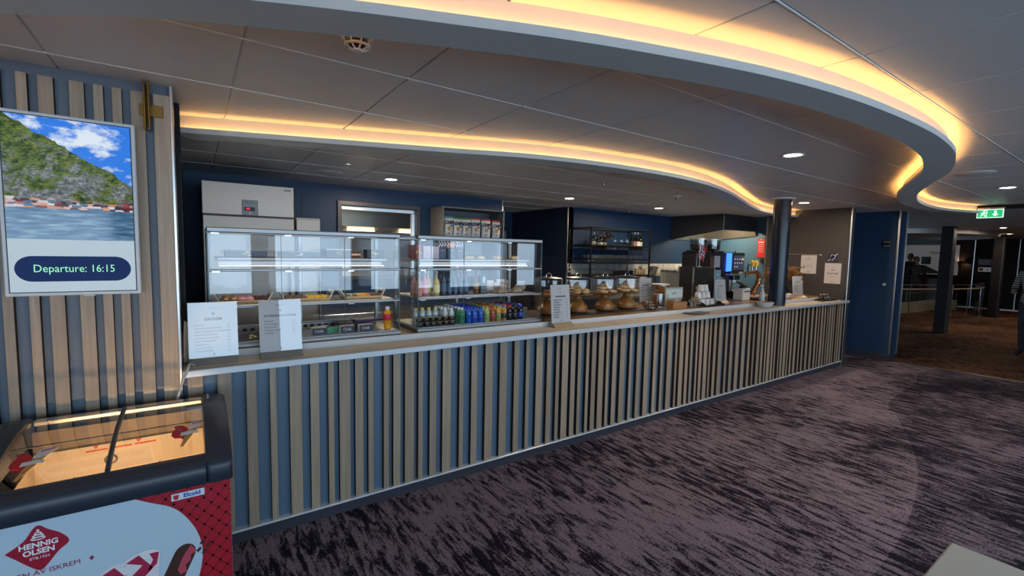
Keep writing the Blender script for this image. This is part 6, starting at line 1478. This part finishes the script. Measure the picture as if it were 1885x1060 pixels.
t = thing('sanitiser_bottle', 'white pump bottle beside the dark round column', 'bottle', (6.28, 3.16, ZW)); MB().lathe([(0,0),(.032,0),(.035,.006),(.035,.10),(.028,.13),(.014,.145),(.014,.16),(0,.16)], 20).obj('bottle_body', M('sanit_white', (0.62,0.62,0.62), .3), t); MB().cyl(.016, .16, .175, seg=12).cyl(.005, .175, .21, seg=8).box(-.045,.012,-.01,.01,.205,.222,b=.004).obj('pump', WHITE_P, t)
def bowl(x, y, z, r, label, items):
    t = thing('serving_bowl', label, 'bowl', (x, y, z)); MB().lathe([(0,0),(r*.55,0),(r*.6,.006),(r*.85,.035),(r,.068),(r*.97,.070),(r*.82,.038),(r*.5,.012),(0,.010)], 32).obj('bowl', M('bowl_white', (0.66,0.67,0.66), .25), t)
    b = MB()
    for q in range(16): a = random.uniform(0,6.28); rr = random.uniform(0, r*.7); b.box(rr*math.cos(a)-.018, rr*math.cos(a)+.018, rr*math.sin(a)-.012, rr*math.sin(a)+.012, .035+random.uniform(0,.02), .055+random.uniform(0,.025), 0, .004)
    o = b.obj('sweets_heap', M('sweets_rust', (0.35,0.15,0.08), .5, noise=.6, nscale=40), t); o['kind'] = 'stuff'
    if items: MB().tube([(.02,-.01,.06),(r*.9,.02,.12)], .006, 8).obj('serving_tongs', STEEL, t)
bowl(5.95, 2.955, ZL, .105, 'white bowl of wrapped sweets left of the round column', True); bowl(7.14, 3.28, ZW, .105, 'white bowl of wrapped sweets right of the round column', False)
o = MB().prism([(-.06,0),(.05,0),(.06,.05),(.0,.09),(-.05,.06)], -.002, .002, plane='XZ').obj('folded_card', M('card_beige', (0.45,0.36,0.28), .6), None, (7.15,3.29,ZW+.075), (-.3,0,.2)); tag(o, 'beige folded card leaning in the right bowl', 'card')
dry_plant((7.86,3.63,ZW), 90, .52, .30, ('rust', (0.20,0.09,0.03)), 'rust-brown dried grass in a dark vase by the notice wall', ([(0,0),(.05,0),(.07,.06),(.06,.14),(.03,.19),(.035,.21),(.03,.21),(.025,.19),(0,.02)], BLACK), .5)
t = thing('condiment_tray', 'black tray with glass shakers at the end of the counter', 'tray', (7.86, 3.0, ZL)); MB().box(-.25, .25, -.06, .06, 0, .008, b=.003).obj('tray_floor', BLACK, t)
for nm, q in (('tray_rim',(-.25,.25,-.06,-.054,.008,.022)),('tray_rim',(-.25,.25,.054,.06,.008,.022))): MB().box(*q, b=.002).obj(nm, BLACK, t)
for q in range(2):
    for r_ in range(2):
        s = thing('glass_shaker', 'small dark glass shaker with steel cap, %s %s on the condiment tray' % (('left','right')[q], ('front','rear')[r_]), 'shaker', (7.74+q*.075, 2.98+r_*.045, ZL+.0085))
        MB().lathe([(0,0),(.020,0),(.022,.01),(.018,.06),(.016,.07),(0,.07)], 14).obj('glass_body', M('shaker_dark', (0.05,0.025,0.015), .1), s); MB().lathe([(.017,.07),(.018,.072),(.018,.088),(.012,.096),(0,.098)], 14).obj('cap', CHROME, s)
o = MB().lathe([(0,0),(.03,0),(.04,.03),(.045,.04),(.042,.04),(.027,.006),(0,.005)], 20).obj('glass_dish', DOMEG, None, (8.02,2.99,ZL+.0085)); tag(o, 'small clear glass dish at the right of the condiment tray', 'dish')
o = MB().box(-.05,.05,-.03,.03,0,.02,b=.004).lathe([(0,.02),(.02,.02),(.016,.028),(0,.03)], 12).obj('service_bell', M('bell_white', (0.6,0.58,0.56), .4), None, (7.50,3.16,ZW)); tag(o, 'small white service bell before the right menu sign', 'bell')

# ================================================================ NOTICES ON THE TAUPE WALL
def notice(y0, y1, z0, z1, label, name='wall_notice', cat='notice'):
    t = thing(name, label, cat, (8.19, (y0+y1)/2, z0)); w = (y1-y0)/2; MB().box(-.006, -.0005, -w, w, 0, z1-z0, b=.001).obj('sheet', M('notice_paper', (0.55,0.50,0.48), .45, noise=.02), t); return t
RN = (math.pi/2, 0, -math.pi/2)
t = notice(2.952, 3.178, 1.255, 1.573, 'WIFI password notice sheet on the taupe wall')
text('WIFI', .026, INK, t, (-.0068,0,.21), RN, bold=.0006, ext=.0002); text('PASSWORD', .030, INK, t, (-.0068,0,.155), RN, bold=.0006, ext=.0002); MB().box(-.0068,-.006,-.03,.03,.107,.112).obj('text_line', GREYINK, t)
MB().ell((-.0065,0,.26), (.0006,.006,.006), seg=8, rings=6).obj('emblem', INK, t); MB().ell((-.0065,0,.03), (.0006,.010,.006), seg=8, rings=6).obj('foot_emblem', INK, t)
t = notice(3.30, 3.531, 1.395, 1.692, 'pale notice sheet hanging from the wall rail')
for q in range(4): MB().box(-.0068,-.006,-.06+.01*(q%2),.06-.01*(q%2),.10+q*.014,.103+q*.014).obj('text_line', GREYINK, t)
MB().box(-.0068,-.006,-.05,.05,.226,.234).obj('text_line', GREYINK, t); MB().ell((-.0065,0,.265), (.0006,.007,.007), seg=8, rings=6).obj('emblem', INK, t); MB().ell((-.0065,0,.03), (.0006,.010,.006), seg=8, rings=6).obj('foot_emblem', INK, t)
t = thing('notice_rail', 'slim brass rail fixed along the taupe wall', 'rail', (8.19, 3.25, 1.70)); MB().box(-.014, -.001, 0, .62, -.006, .006, b=.002).obj('rail', M('rail_brass', (0.36,0.26,0.18), .4, .6), t); MB().box(-.02, -.001, -.012, .0, -.014, .010, b=.003).obj('end_stop', STEEL, t)
t = thing('hearing_loop_sign', 'navy hearing loop sign with white ear symbol', 'sign', (8.19, 3.075, 1.60)); MB().box(-.006, -.0005, -.063, .063, 0, .12, b=.002).obj('plate', M('sign_navy', (0.012,0.012,0.05), .4), t)
b = MB(); SW = M('sign_pale', (0.6,0.55,0.57), .45)
b.tube(smooth_path([(-.0075,.035,.070),(-.0075,.026,.095),(-.0075,.0,.103),(-.0075,-.026,.090),(-.0075,-.030,.065),(-.0075,-.012,.045),(-.0075,.0,.022),(-.0075,.014,.015)], 4), .006, 6)
b.tube([(-.0075,.063,.008),(-.0075,.028,.038)], .009, 6).tube([(-.0075,-.034,.092),(-.0075,-.063,.116)], .009, 6); b.obj('ear_symbol', SW, t); text('T', .022, SW, t, (-.0068,-.038,.028), RN, ext=.0003, bold=.0005)
# devices on the blue end wall
t = thing('door_sensor', 'small black sensor box on the blue end wall', 'sensor', (9.2, 2.70, 1.895)); MB().box(-.025, -.001, -.055, .055, -.06, .06, b=.004).obj('case', BLACK, t)
for z_ in (-.035, .035): MB().box(-.027, -.025, -.045, .045, z_-.008, z_+.008).obj('strip', M('sensor_strip', (0.25,0.24,0.22), .4), t)
o = MB().lathe([(0,-.02),(.022,-.016),(.026,-.004),(.026,0),(0,0)], 18, ax='X').obj('door_stop_button', M('button_pale', (0.55,0.58,0.58), .35)); o.location = (9.199, 2.70, 1.245); tag(o, 'pale round push button on the blue end wall', 'button')
